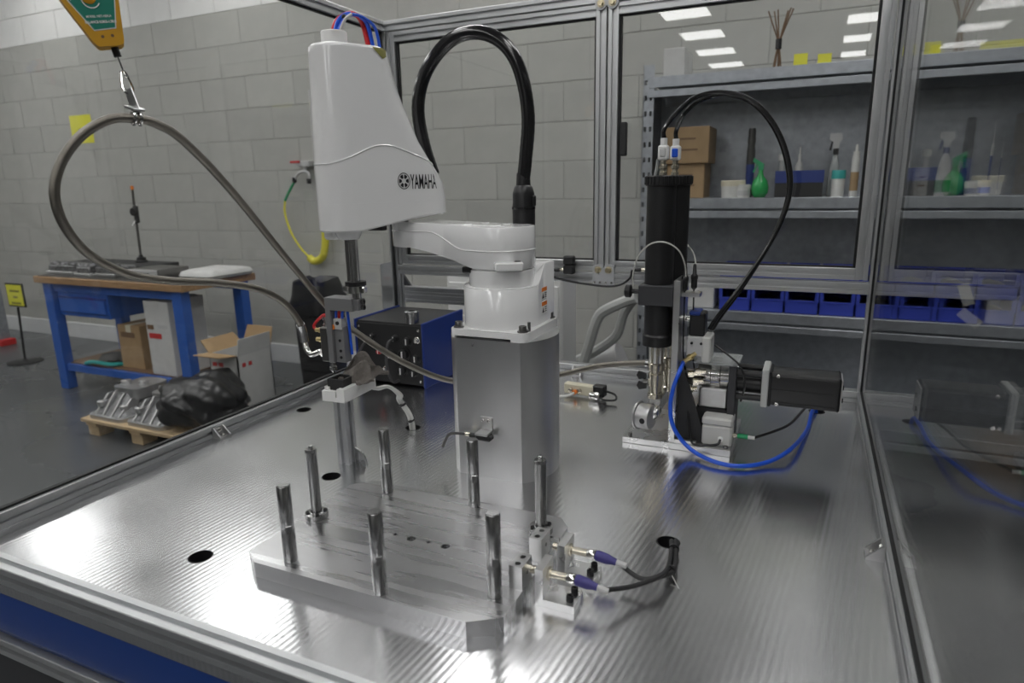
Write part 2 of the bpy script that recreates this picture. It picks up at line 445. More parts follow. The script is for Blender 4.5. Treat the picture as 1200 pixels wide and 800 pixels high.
# ================================================================== MACHINE BASE
X0, X1, Y0, Y1 = -1.30, .172, .484, 1.898      # outside of the rail frame
PZ = T-.018
base = thing('machine_base', 'blue and dark grey base cabinet of aluminium profiles under the metal worktop', 'cabinet', (-.56, 1.19, 0))
for x in (X0+.04, X1-.04):
    for y in (Y0+.05, Y1-.04):
        extrusion(MB(), (x, y, .05), (x, y, PZ-.14), .06).build('leg', 'profile', base)
        MB().lathe((x, y, 0), [(.04, 0), (.04, .012), (.012, .02), (.012, .06)]).build('levelling_foot', 'black', base)
b = MB(); b.prism_dir(rrect(-.040, .040, -.006, .006, .005), (X0+.02, Y0+.012, PZ-.040), (0, 0, 1), (0, 1, 0), (X1-X0-.04, 0, 0)); b.build('blue_panel', 'blue_panel', base)
MB().bb(X0+.02, X1-.02, Y0+.018, Y0+.024, PZ-.11, PZ).build('backing_strip', 'blue_panel', base, smooth=0)
for y in (Y0+.015, Y1-.02):
    extrusion(MB(), (X0+.0, y, PZ-.105), (X1, y, PZ-.105), .03).build('rail', 'profile', base)
for x in (X0+.015, X1-.015):
    extrusion(MB(), (x, Y0+.03, PZ-.105), (x, Y1-.035, PZ-.105), .03).build('rail', 'profile', base)
    MB().bb(x-.004, x+.004, Y0+.03, Y1-.03, PZ-.09, PZ).build('side_panel', 'blue_panel', base, smooth=0)
    MB().bb(x-.004, x+.004, Y0+.03, Y1-.03, .1, PZ-.12).build('side_panel', 'dark_panel', base, smooth=0)
for y in (Y0+.015, Y1-.015):
    MB().bb(X0+.02, X1-.02, y-.003, y+.003, .1, PZ-.12).build('front_panel' if y < 1 else 'back_panel', 'dark_panel', base, smooth=0)
MB().bb(X0+.02, X1-.02, Y0+.03, Y1-.03, .1, .11).build('bottom_panel', 'dark_panel', base, smooth=0)

# ------------------------------------------------------------------ worktop with round cable holes
holes = [at(u, v, 'z', T) for u, v in ((388, 558), (356, 480), (235, 652), (783, 635), (484, 501), (957, 482))]
def filled_with_holes(outer, circles, z0, z1):
    cu = bpy.data.curves.new('plate', 'CURVE'); cu.dimensions = '2D'; cu.fill_mode = 'BOTH'; cu.extrude = (z1-z0)/2
    def spl(pts):
        s = cu.splines.new('POLY'); s.points.add(len(pts)-1); s.use_cyclic_u = True
        for p, q in zip(s.points, pts): p.co = (q[0], q[1], 0, 1)
    spl(outer)
    for c, r in circles: spl([(c[0]+r*math.cos(2*PI*i/28), c[1]+r*math.sin(2*PI*i/28)) for i in range(28)])
    ob = bpy.data.objects.new('plate', cu); COL.objects.link(ob)
    dg = bpy.context.evaluated_depsgraph_get(); me = bpy.data.meshes.new_from_object(ob.evaluated_get(dg))
    mb = MB(); mb.bm.from_mesh(me); bmesh.ops.remove_doubles(mb.bm, verts=mb.bm.verts[:], dist=1e-5)
    for f_ in mb.bm.faces: f_.smooth = False
    for e_ in mb.bm.edges: e_.smooth = True
    mb.bm.transform(Matrix.Translation((0, 0, (z0+z1)/2)))
    bpy.data.objects.remove(ob); bpy.data.curves.remove(cu); bpy.data.meshes.remove(me)
    return mb
wt = filled_with_holes([(X0+.002, Y0+.002), (X1-.002, Y0+.002), (X1-.002, Y1-.002), (X0+.002, Y1-.002)], [(h, .0195) for h in holes], PZ, T)
worktop = tag(wt.build('worktop', 'milled_plate', smooth=0), 'large milled aluminium worktop plate with round cable holes on the machine base', 'worktop')
for h in holes:
    c = MB(); n = 28
    c.loft([[(h.x+r*math.cos(2*PI*i/n), h.y+r*math.sin(2*PI*i/n), z) for i in range(n)] for r, z in ((.0193, T+.0004), (.0180, T+.0006), (.0178, PZ+.0002), (.0193, PZ+.0002))], cap=False)
    c.build('hole_liner', 'black', worktop)

# ------------------------------------------------------------------ enclosure of slotted profiles and panes
S = .03; h = S/2
TOP = T+1.08
cell = thing('safety_enclosure', 'aluminium profile enclosure with clear panes standing around the worktop', 'enclosure', (-.56, 1.19, T))
xl, xr, yf, yb = X0+h, X1-h, Y0+h, Y1-h
for a, c in (((X0, yf, T+h), (X1, yf, T+h)), ((X0, yb, T+h), (X1, yb, T+h))): extrusion(MB(), a, c).build('bottom_rail', 'profile', cell)
for x in (xl, xr): extrusion(MB(), (x, Y0+S, T+h), (x, Y1-S, T+h)).build('bottom_rail', 'profile', cell)
for x in (xl, xr):
    for y in (yf, yb):
        if (x, y) != (xr, yf): extrusion(MB(), (x, y, T+S), (x, y, TOP-S)).build('post', 'profile', cell)
extrusion(MB(), (X0, yb, TOP-h), (X1, yb, TOP-h)).build('top_rail', 'profile', cell)
for x, ya in ((xl, Y0), (xr, Y0+S)): extrusion(MB(), (x, ya, TOP-h), (x, Y1-S, TOP-h)).build('top_rail', 'profile', cell)
extrusion(MB(), (X0+S, yb, T+.303), (X1-S, yb, T+.303)).build('middle_rail', 'profile', cell)
# panes let into the side profiles, with black seals
for x, nm in ((xl, 0), (xr-.004, 1)):
    ya = Y0+S if nm == 0 else Y0-.03
    p = MB().bb(x-.0025, x+.0025, ya-.004, Y1-S+.004, T+S-.004, TOP-S+.004).build('glass_pane', 'clear_pane', cell, smooth=0)
    sl = MB()
    for z in (T+S+.002, TOP-S-.002): sl.bb(x-.005, x+.005, Y0+S, Y1-S, z-.002, z+.002)
    for y in ((Y0+S+.002, Y1-S-.002) if nm == 0 else (Y1-S-.002,)): sl.bb(x-.005, x+.005, y-.002, y+.002, T+S, TOP-S)
    sl.build('seal', 'seal', cell, smooth=0)
# two hinged windows in the back
MX = (-.582, -.549, -.517)
for x0, x1 in ((X0+S+.004, MX[1]-.002), (MX[1]+.002, X1-S-.004)):
    z0, z1 = T+.324, TOP-S-.004
    wf = MB(); yw = yb
    extrusion(wf, (x0+h, yw, z0), (x0+h, yw, z1)); extrusion(wf, (x1-h, yw, z0), (x1-h, yw, z1))
    extrusion(wf, (x0+S, yw, z0+h), (x1-S, yw, z0+h)); extrusion(wf, (x0+S, yw, z1-h), (x1-S, yw, z1-h))
    wfo = wf.build('window_frame', 'profile', cell)
    MB().bb(x0+S-.004, x1-S+.004, yw-.0025, yw+.0025, z0+S-.004, z1-S+.004).build('glass_pane', 'clear_pane', wfo, smooth=0)
    sl = MB()
    for x in (x0+S+.003, x1-S-.003): sl.bb(x-.003, x+.003, yw-.006, yw+.006, z0+S, z1-S)
    for z in (z0+S+.002, z1-S-.002): sl.bb(x0+S, x1-S, yw-.006, yw+.006, z-.002, z+.002)
    sl.build('seal', 'seal', wfo, smooth=0)
# hinges where the two windows meet the rails
for zc, sg in ((T+.328, -1), (TOP-.034, 1)):
    hp = MB()
    xs = (MX[0]+.016, MX[2]-.017)
    for x in xs:
        hp.cyl((x, Y1-S-.006, zc), (x, Y1-S-.0005, zc), .0165, n=20)
    hp.bb(xs[0]-.016, xs[1]+.016, Y1-S-.0055, Y1-S-.0005, zc, zc+sg*.026)
    hp.bb(xs[0]-.016, xs[1]+.016, Y1-S-.005, Y1-S-.0004, zc+sg*.024, zc+sg*.05)
    hpo = hp.build('hinge_plate', 'hinge', cell)
    for x in xs:
        bt = MB(); bt.cyl((x, Y1-S-.0085, zc), (x, Y1-S-.0055, zc), .0105); hexbolt(bt, (x, Y1-S-.0085, zc), (0, -1, 0), .008, .006); bt.build('bolt', 'zinc', hpo)
    for x in (xs[0]-.010, xs[0]+.007, xs[1]-.007, xs[1]+.010):
        screw(MB(), (x, Y1-S-.005, zc+sg*.037), (0, -1, 0), .0035, .004).build('screw', 'chrome', hpo)
# second frame behind the back left post
fr2 = MB(); zA = at(505, 345, 'y', 2.02).z
fx0 = at(471, 345, 'y', 2.02).x
extrusion(fr2, (fx0, 2.02, zA+.014), (-.95, 2.02, zA+.014), .029); extrusion(fr2, (fx0, 2.02, zA-.015), (-.95, 2.02, zA-.015), .029)
fr2.build('double_rail', 'profile', cell)
fr3 = MB(); fr3.bb(fx0-.004, fx0, 1.90, 2.04, zA-.05, zA+.12); fr3.bb(-.956, -.95, 1.90, 2.04, zA-.05, zA+.12); fr3.build('rail_bracket', 'profile', cell)
g = MB(); g.prism_dir([(0, 0), (.045, 0), (0, .06)], (fx0, 2.012, zA+.03), (1, 0, 0), (0, 0, 1), (0, .01, 0)); g.build('gusset', 'dark_panel', cell, smooth=0)
# angle brackets joining rails and worktop
def gusset(o, d, along):
    """small die cast angle bracket: o at the foot against a rail, d away from the rail, along the rail"""
    o = Vector(o); d = Vector(d); al = Vector(along); z = Vector((0, 0, 1)); L = .026; W = .014
    g = MB()
    for s in (-1, 1): g.prism_dir([(0, 0), (L, 0), (L, .004), (.004, L), (0, L)], o+al*(s*W-.002), d, z, al*.004)
    g.prism_dir([(-W, 0), (W, 0), (W, L), (-W, L)], o, al, d, z*.004)
    g.prism_dir([(-W, 0), (W, 0), (W, L), (-W, L)], o, al, z, d*.004)
    go = g.build('angle_bracket', 'alu_cast', cell)
    screw(MB(), o+d*.016+z*.004, z, .005, .005).build('screw', 'chrome', go)
    screw(MB(), o+z*.017+d*.004, d, .005, .004).build('screw', 'chrome', go)
gusset((X0+S, at(262, 512, 'z', T).y, T), (1, 0, 0), (0, 1, 0))
gusset((X1-S, at(1018, 650, 'z', T).y, T), (-1, 0, 0), (0, 1, 0))
gusset((at(680, 436, 'z', T).x, Y1-S, T), (0, -1, 0), (1, 0, 0))
# door switches on the back rail
for u in (667, 764):
    p = at(u, 315, 'y', Y1-S-.012)
    sw = MB(); sw.box((p.x, Y1-S-.012, p.z-.002), (.032, .024, .026), .003); sw.box((p.x, Y1-S-.012, p.z+.026), (.032, .024, .026), .003)
    swo = sw.build('door_switch', 'black_matt', cell)
    MB().lathe((p.x-.016, Y1-S-.012, p.z-.004), [(.006, 0), (.006, .008), (.0045, .012), (.0045, .016)], (-1, 0, 0), n=12).build('connector', 'nickel', swo)
    MB().lathe((p.x-.030, Y1-S-.012, p.z-.004), [(.005, 0), (.0062, .003), (.0062, .012), (.004, .022)], (-1, 0, 0), n=12).build('plug', 'black', swo)
p1 = at(757, 315, 'y', Y1-S-.012); p2 = at(660, 315, 'y', Y1-S-.012)
MB().tube([p1+Vector((-.04, 0, -.004)), at(738, 326, 'y', Y1-S-.014), at(725, 334, 'y', Y1-S-.014), at(705, 335, 'y', Y1-S-.014), at(665, 329, 'y', Y1-S-.014), at(640, 322, 'y', Y1-S-.014), at(600, 318, 'y', Y1-S-.012)], .0032).build('switch_cable', 'black', cell)
p = at(731, 163, 'y', Y1-S-.008)
MB().box((p.x, Y1-S-.008, p.z), (.018, .016, .09), .003).build('handle', 'black_matt', cell)
BAL = atd(107, 20, .95)

# ================================================================== ROBOT
RC = Vector((-.555, 1.185)); RR = .110
yflat = 1.100
ring = []
a0 = math.asin((RC.y-yflat)/RR)
n = 56
for i in range(n+1):
    q = -a0+(PI+2*a0)*i/n
    ring.append((RC.x+RR*math.cos(q), RC.y+RR*math.sin(q)))
pedestal = tag(MB().prism(ring, T, T+.287).build('robot_pedestal', 'alu_turned', smooth=40), 'round turned aluminium pedestal with a flat front, bolted under the white robot arm', 'pedestal')
robot = thing('industrial_robot', 'white four axis jointed robot with black cable conduit on the aluminium pedestal', 'robot', (RC.x, RC.y, T+.287))
zf = T+.287
fx0_, fx1_, fy0_, fy1_ = RC.x-.083, RC.x+.083, yflat+.001, yflat+.176
fl = MB(); fl.prism(rrect(fx0_, fx1_, fy0_, fy1_, .012), zf+.005, zf+.018)
rr_ = rrect(fx0_, fx1_, fy0_, fy1_, .012)          # foot of the flange, relieved along the front
fl.prism([(RC.x+.05, fy0_)]+rr_+[(RC.x-.07, fy0_), (RC.x-.07, fy0_+.03), (RC.x+.05, fy0_+.03)], zf, zf+.0055)
fl.build('base_flange', 'robot_white', robot)
for sx in (-1, 1):
    for y in (yflat+.016, yflat+.16):
        bt = MB(); bt.cyl((RC.x+sx*.069, y, zf+.018), (RC.x+sx*.069, y, zf+.021), .0105); screw(bt, (RC.x+sx*.069, y, zf+.021), (0, 0, 1), .0075, .009); bt.build('bolt', 'steel_dark', robot)
MB().cyl((RC.x+.078, yflat+.026, zf+.018), (RC.x+.078, yflat+.026, zf+.036), .003, n=10).build('dowel_pin', 'steel', robot)
# base body: rounded front, rear wall rises in a saddle
J1 = Vector((RC.x-.004, RC.y, 0)); rb = .0775
def d_ring(r, yback, n=40):
    out = []
    for i in range(n+1):
        q = PI+PI*i/n; out.append((J1.x+r*math.cos(q), J1.y+r*math.sin(q)))
    m = 14
    for i in range(1, m+1): out.append((J1.x+r, J1.y+(yback-J1.y)*i/m))
    for i in range(1, m): out.append((J1.x+r-2*r*i/m, yback))
    for i in range(m): out.append((J1.x-r, yback-(yback-J1.y)*i/m))
    return out
yb2 = J1.y+.088
o1 = d_ring(rb, yb2); o2 = d_ring(rb-.002, yb2-.002)
def top_h(y, inner):
    t = max(0, min(1, (y-(J1.y-.005))/.045)); t = t*t*(3-2*t)
    return T+.384+t*.040
bb_ = MB()
in2 = d_ring(.060, J1.y+.045)
bb_.loft([[(x, y, zf+.018) for x, y in o1], [(x, y, top_h(y, 0)-.002) for x, y in o1], [(x, y, top_h(y, 0)) for x, y in o2],
          [(x, y, min(top_h(y, 0), T+.384+.04*max(0, min(1, (y-J1.y)/.05)))) for x, y in in2]])
bb_.build('base_body', 'robot_white', robot, smooth=50)
MB().tube([(x, y, top_h(y, 0)+.0002) for x, y in o2[:42]], .0014, n=6, sub=0).build('rim', 'robot_white', robot)
nk = MB(); nk.lathe((J1.x, J1.y, T+.36), [(.0655, 0), (.0655, .056), (.062, .058), (.062, .064)], n=48); nk.build('neck', 'robot_white', robot)
bo = MB()
for i in range(12):
    q = 2*PI*i/12; screw(bo, (J1.x+.056*math.cos(q), J1.y+.056*math.sin(q), T+.413), (0, 0, 1), .005, .008)
bo.lathe((J1.x, J1.y, T+.411), [(.061, 0), (.061, .004), (.05, .004)], n=40); bo.build('joint_bolts', 'steel', robot)
# warning labels on the base
bn = Vector((1, 0, 0))
lab_c = (J1.x+rb, at(633, 340, 'x', J1.x+rb).y)
for zc in (T+.365, T+.336):
    q0 = Vector((J1.x+rb+.0004, J1.y+.030, zc)); ex = Vector((0, 1, 0)); ey = Vector((0, 0, 1))
    l = MB(); l.prism_dir([(-.014, -.012), (.014, -.012), (.014, .012), (-.014, .012)], q0, ex, ey, bn*.0006); lo = l.build('warning_label', 'print_white', robot, smooth=0)
    MB().prism_dir([(-.014, .004), (.014, .004), (.014, .012), (-.014, .012)], q0+bn*.0007, ex, ey, bn*.0003).build('label_header', 'orange', lo, smooth=0)
    g = MB(); g.prism_dir([(-.012, -.010), (-.002, -.010), (-.007, .001)], q0+bn*.0007, ex, ey, bn*.0003)
    for k in range(3): g.prism_dir([(.001, -.009+k*.004), (.012, -.009+k*.004), (.012, -.0075+k*.004), (.001, -.0075+k*.004)], q0+bn*.0007, ex, ey, bn*.0003)
    g.build('label_print', 'print_black', lo, smooth=0)
# lower arm: teardrop plan between the two joints
J2 = Vector((-.760, 1.200, 0))
def link_ring(ca, ra, cb, rb_, waist, n=26):
    """closed plan outline around two discs with waisted sides"""
    d = (cb-ca); L = d.length; d.normalize(); nrm = Vector((-d.y, d.x, 0)); out = []
    for i in range(n+1):
        q = PI/2+PI*i/n; out.append(ca+d*(ra*math.cos(q))+nrm*(ra*math.sin(q)))
    m = 14
    for i in range(1, m):
        t = i/m; s = t*t*(3-2*t); r = ra+(rb_-ra)*s-waist*math.sin(PI*t); out.append(ca+d*(L*t)-nrm*r)
    for i in range(n+1):
        q = -PI/2+PI*i/n; out.append(cb+d*(rb_*math.cos(q))+nrm*(rb_*math.sin(q)))
    for i in range(1, m):
        t = 1-i/m; s = t*t*(3-2*t); r = ra+(rb_-ra)*s-waist*math.sin(PI*t); out.append(ca+d*(L*t)+nrm*r)
    return out
A1 = link_ring(J1, .067, J2, .054, .010)
def arm_t(p): 
    d = (J2-J1); return max(0, min(1, (p-J1).dot(d)/d.length_squared))
def arm_bot(p):
    t = arm_t(p); t = max(0, (t-.18)/.82); return T+.420+.036*min(1, t*1.1)**.8
def arm_top(p): return T+.500+.008*arm_t(p)
A1s = link_ring(J1, .0655, J2, .0525, .010)
rings = [[(p.x, p.y, arm_bot(p)) for p in A1s], [(p.x, p.y, arm_bot(p)+.0015) for p in A1], [(p.x, p.y, arm_top(p)-.002) for p in A1], [(p.x, p.y, arm_top(p)) for p in A1s]]
MB().loft(rings).build('lower_arm', 'robot_white', robot, smooth=45)
seam = []
A1o = link_ring(J1, .0672, J2, .0542, .010)
for p in A1o:
    t = arm_t(p); s = max(0, min(1, (t-.25)/.45)); s = s*s*(3-2*s); seam.append((p.x, p.y, T+.455+s*.034))
seam.append(seam[0])
MB().tube(seam, .0016, n=6, sub=0).build('arm_seam', 'robot_white', robot)
# plugs on the arm top and a stop block on the side
for t, s in ((.25, .028), (.3, -.03), (.0, .03), (.0, -.02)):
    p = J1+(J2-J1)*t+Vector((0, s, 0)); MB().lathe((p.x, p.y, arm_top(p)), [(.009, 0), (.008, .002)], n=16).build('cover_plug', 'robot_white', robot)
sb = MB(); sb.box((J1.x+.040, J1.y-.056, T+.428), (.055, .030, .016), .003, rz=.55); sbo = sb.build('stop_block', 'robot_white', robot)
MB().cyl((J1.x+.055, J1.y-.046, T+.436), (J1.x+.055, J1.y-.046, T+.4372), .006).build('plug', 'black', sbo)
MB().box((J1.x-.055, J1.y-.035, T+.416), (.022, .025, .012), .002).build('stopper', 'black', robot)
# upper housing: tall tapering cover over the spindle
SP = Vector((-.834, 1.062, 0))
ax = (J2-SP); HL = ax.length; ax.normalize(); an = Vector((ax.y, -ax.x, 0))     # an faces the camera side
def lerp_tab(tab, z):
    if z <= tab[0][0]: return tab[0][1]
    for (a, va), (b_, vb) in zip(tab, tab[1:]):
        if z <= b_: 
            t = (z-a)/(b_-a); return va+(vb-va)*t
    return tab[-1][1]
Ltab = [(.49, .163), (.555, .163), (.585, .158), (.61, .143), (.634, .126), (.665, .107), (.70, .092), (.74, .076), (.78, .063), (.835, .052)]
Rtab = [(.49, .055), (.62, .0545), (.70, .052), (.835, .0475)]
def housing_ring(z, ins=0.0, bot=False, n=24, m=10):
    L = lerp_tab(Ltab, z); r = lerp_tab(Rtab, z)-ins; out = []
    def P(p):
        t = max(0, min(1, (p-SP).dot(ax)/HL)); return (p.x, p.y, T+z+(.026*t if bot else 0))
    e = SP+ax*L; rE = r*1.0
    for i in range(n+1):
        q = PI/2+PI*i/n; out.append(P(SP+ax*(r*math.cos(q))+an*(r*math.sin(q))))
    for i in range(1, m): out.append(P(SP+ax*(L*i/m)-an*r))
    for i in range(n+1):
        q = -PI/2+PI*i/n; out.append(P(e+ax*(rE*math.cos(q))+an*(rE*math.sin(q))))
    for i in range(1, m): out.append(P(e-ax*(L*i/m)+an*r))
    return out
zs = [.51]+[.545+i*(.826-.545)/40 for i in range(41)]
hr = [housing_ring(.495, .004, True), housing_ring(.4985, 0, True)]
hr += [housing_ring(z) for z in zs[1:]]
for q in (18, 36, 54, 72, 86): hr.append(housing_ring(.826+.008*math.sin(math.radians(q)), .008*(1-math.cos(math.radians(q)))))
hm = MB().loft(hr)
bmesh.ops.recalc_face_normals(hm.bm, faces=hm.bm.faces[:])
HB = BVHTree.FromBMesh(hm.bm)
hm.build('arm_housing', 'robot_white', robot, smooth=40)
def on_housing(p, lift):
    """push a point onto the housing along the sideways direction"""
    for dirn in (-an, an):
        hit = HB.ray_cast(Vector(p)-dirn*.4, dirn)
        if hit[0] is not None: return hit[0]+hit[1]*lift
    near = HB.find_nearest(Vector(p)); return near[0]+near[1]*lift
# seam curve and joint line on the housing
def ring_line(fz, lift, r, name, matn, i0=0, i1=None):
    R0 = [Vector(p) for p in housing_ring(.60)]
    pts = []
    for k, p in enumerate(R0):
        t = (p-Vector((SP.x, SP.y, p.z))).dot(ax); z = T+fz(t)
        c = Vector((SP.x, SP.y, z))+ax*max(0, min(lerp_tab(Ltab, z-T), t))
        base_r = housing_ring(z-T)[k]; v = Vector(base_r); out = (v-c); out.z = 0
        pts.append(v+out.normalized()*lift if out.length > 1e-6 else v)
    pts.append(pts[0]); MB().tube(pts, r, n=6, sub=0).build(name, matn, robot)
def seam_fn(t):
    u = (t+.05)/.26
    return .622+.034*math.sin(PI*min(1, max(0, (u-.02)/.98)))**1.3 - .012*max(0, u-.6)
ring_line(seam_fn, .0002, .0016, 'housing_seam', 'robot_white')
ring_line(lambda t: .548+.02*0, -.0006, .0008, 'joint_line', 'robot_white')
# spindle exit, cap on top
MB().lathe((SP.x, SP.y, T+.479), [(.020, 0), (.026, .012), (.026, .024)], n=24).build('spindle_boss', 'robot_white', robot)
pb = at(392, 270, 'y', SP.y)
MB().box((pb.x, SP.y-.004, T+.489), (.030, .030, .022), .005).build('lower_cap', 'robot_white', robot)
spx = SP.x+.008
MB().cyl((spx, SP.y, T+.345), (spx, SP.y, T+.49), .0095).build('spindle', 'steel', robot)
MB().cyl((spx-.017, SP.y+.004, T+.375), (spx-.017, SP.y+.004, T+.49), .005).build('guide_rod', 'steel_dark', robot)
cp = SP+ax*.000-an*0.0
capx = at(392, 50, 'y', SP.y).x
MB().lathe((capx, SP.y, T+.826), [(.024, 0), (.024, .030), (.0225, .032), (0, .032)], n=32).build('spindle_cap', 'white_plastic', robot)
# dark pocket and tubes behind the top
e_top = SP+ax*.052
pk = MB()
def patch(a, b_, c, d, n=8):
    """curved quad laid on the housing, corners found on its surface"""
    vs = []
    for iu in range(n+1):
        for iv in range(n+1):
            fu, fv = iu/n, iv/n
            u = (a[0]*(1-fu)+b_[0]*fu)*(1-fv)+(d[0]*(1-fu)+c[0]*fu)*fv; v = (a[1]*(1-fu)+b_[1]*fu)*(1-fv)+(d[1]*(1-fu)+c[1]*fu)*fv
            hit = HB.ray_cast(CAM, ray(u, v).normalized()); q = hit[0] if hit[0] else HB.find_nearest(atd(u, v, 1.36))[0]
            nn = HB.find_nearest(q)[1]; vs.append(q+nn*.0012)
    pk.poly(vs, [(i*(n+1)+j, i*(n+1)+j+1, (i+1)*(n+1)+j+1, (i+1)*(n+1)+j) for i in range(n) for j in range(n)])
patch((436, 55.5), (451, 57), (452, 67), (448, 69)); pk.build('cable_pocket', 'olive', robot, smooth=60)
def tubes(us, r, matn, nm, d0=0):
    MB().tube([at(u, v, 'y', y) for u, v, y in us], r, n=8).build(nm, matn, robot)
yS = SP.y
tubes([(392, 42, yS), (393, 36, yS), (397, 24, yS+.01), (406, 17, yS+.02), (418, 18, yS+.04), (430, 28, yS+.06), (438, 59, yS+.075)], .0042, 'blue_tube', 'air_tube')
tubes([(396, 42, yS), (398, 33, yS), (404, 22, yS+.01), (414, 17, yS+.02), (428, 22, yS+.05), (440, 34, yS+.07), (446, 62, yS+.078)], .0030, 'blue_tube', 'air_tube')
tubes([(391, 42, yS+.012), (392, 30, yS+.014), (399, 20, yS+.03), (413, 16, yS+.03), (424, 26, yS+.055), (433, 59, yS+.068)], .0046, 'red_tube', 'air_tube')
tubes([(398, 42, yS-.004), (400, 32, yS-.004), (405, 22, yS), (412, 16.5, yS+.01)], .0026, 'white_cable', 'air_tube')
q = at(404, 20, 'y', yS+.012); MB().box(q, (.008, .012, .008), .002).build('cable_tie', 'black', robot)
# black mounting bar under the housing
MB().box(at(442, 267, 'y', 1.12), (.036, .02, .010), .002).build('bracket_bar', 'black', robot)
# conduit loop and connector
cpos = Vector((at(614, 262, 'y', 1.262).x, 1.262, 0))
cn = MB(); z0c = T+.40
cn.lathe((cpos.x, cpos.y, z0c), [(.0235, 0), (.0235, .135), (.0225, .142), (.0225, .160), (.019, .172), (.015, .176), (.0135, .20)], n=24); cno = cn.build('conduit_gland', 'black', robot)
MB().box((cpos.x+.025, cpos.y-.004, T+.545), (.006, .010, .022), .002).build('latch', 'black', cno)
MB().lathe((cpos.x, cpos.y, T+.528), [(.0245, 0), (.0245, .005)], n=24).build('collar', 'black_gloss', cno)
pts = []
for u, v, y in ((508, 205, 1.235), (497, 170, 1.235), (490, 130, 1.235), (495, 95, 1.235), (510, 66, 1.235), (533, 44, 1.24), (560, 38, 1.245), (585, 47, 1.25), (603, 68, 1.255), (614, 100, 1.26), (619, 140, 1.262), (616, 185, 1.262)):
    pts.append(at(u, v, 'y', y))
pts.append(Vector((cpos.x, cpos.y, T+.585)))
MB().tube(pts, .0135, n=16, sub=10, ridge=.035).build('conduit', 'black_gloss', robot, smooth=60)
# lettering and emblem on the housing side
def decal(mb, vs, fs, oc, ex, ey, lift=.0007):
    mb.poly([on_housing(oc+ex*v.x+ey*v.y, lift) for v in vs], fs)
def plane_pt(u, v):
    """photo pixel onto the side plane of the housing"""
    n = an; p0 = Vector((SP.x, SP.y, T))+an*lerp_tab(Rtab, .55); d = ray(u, v); return CAM+d*((p0-CAM).dot(n)/d.dot(n))
EZ = Vector((0, 0, 1)); EX = Vector((-an.y, an.x, 0)) 
if EX.dot(_r) < 0: EX = -EX
c0 = plane_pt(496.5, 212.5)
wl = (plane_pt(512, 212)-plane_pt(481, 212)).length; hl = (plane_pt(496, 204)-plane_pt(496, 221)).length
vs, fs = text_verts('YAMAHA', 1.0, bold=.012)
xs_ = [v.x for v in vs]; ys_ = [v.y for v in vs]
sx_ = wl/(max(xs_)-min(xs_)); sy_ = hl/(max(ys_)-min(ys_)); mx_ = (max(xs_)+min(xs_))/2; my_ = (max(ys_)+min(ys_))/2
vs = [Vector(((v.x-mx_)*sx_, (v.y-my_)*sy_, 0)) for v in vs]
lm = MB(); decal(lm, vs, fs, c0, EX, EZ); lm.build('lettering', 'print_black', robot, smooth=0, label='black maker name lettering')
c1 = plane_pt(473.2, 212); re = hl*.56
em = MB(); n = 32
rx = re*.86
def ring2(ro, ri, a0=0, a1=2*PI, m=32):
    vs = []; fs = []
    for i in range(m+1):
        q = a0+(a1-a0)*i/m; vs += [Vector((rx/re*ro*math.cos(q), ro*math.sin(q), 0)), Vector((rx/re*ri*math.cos(q), ri*math.sin(q), 0))]
    for i in range(m): fs.append((2*i, 2*i+1, 2*i+3, 2*i+2))
    return vs, fs
decal(em, *ring2(re, re*.90), c1, EX, EZ)
# six dark sectors between three crossed forks
for k in range(6):
    a = PI/2+k*PI/3+PI/6
    for (ro, ri, wdt) in ((.78, .34, .36),):
        v2, f2 = ring2(re*ro, re*ri, a-wdt, a+wdt, 8); decal(em, v2, f2, c1, EX, EZ)
em.build('emblem', 'print_black', robot, smooth=0, label='round black emblem of crossed forks')

# ------------------------------------------------------------------ sensor on the pedestal
sp = thing('proximity_sensor', 'small black sensor on a steel angle bracket screwed to the flat pedestal front', 'sensor', at(570, 507, 'y', yflat))
q = at(571, 497, 'y', yflat)
g = MB(); g.bb(q.x-.013, q.x+.013, yflat-.004, yflat, q.z-.012, q.z+.016); g.bb(q.x-.013, q.x+.013, yflat-.030, yflat-.002, q.z-.014, q.z-.010); g.build('bracket', 'alu', sp)
for s in (-1, 1): screw(MB(), (q.x+s*.006, yflat-.004, q.z+.010), (0, -1, 0), .0038, .004).build('screw', 'chrome', sp)
MB().box((q.x+.002, yflat-.018, q.z-.020), (.034, .020, .012), .003).build('sensor_body', 'black', sp)
MB().cyl((q.x-.030, yflat-.018, q.z-.020), (q.x-.014, yflat-.018, q.z-.020), .005, n=12).build('plug', 'black', sp)
MB().cyl((q.x-.040, yflat-.018, q.z-.019), (q.x-.030, yflat-.018, q.z-.019), .0042, n=12).build('connector', 'nickel', sp)
MB().tube([(q.x-.038, yflat-.018, q.z-.019), at(528, 508, 'y', yflat-.01), at(522, 516, 'y', yflat), at(519, 523, 'y', yflat+.01)], .003, n=8).build('cable', 'cable_grey', sp)

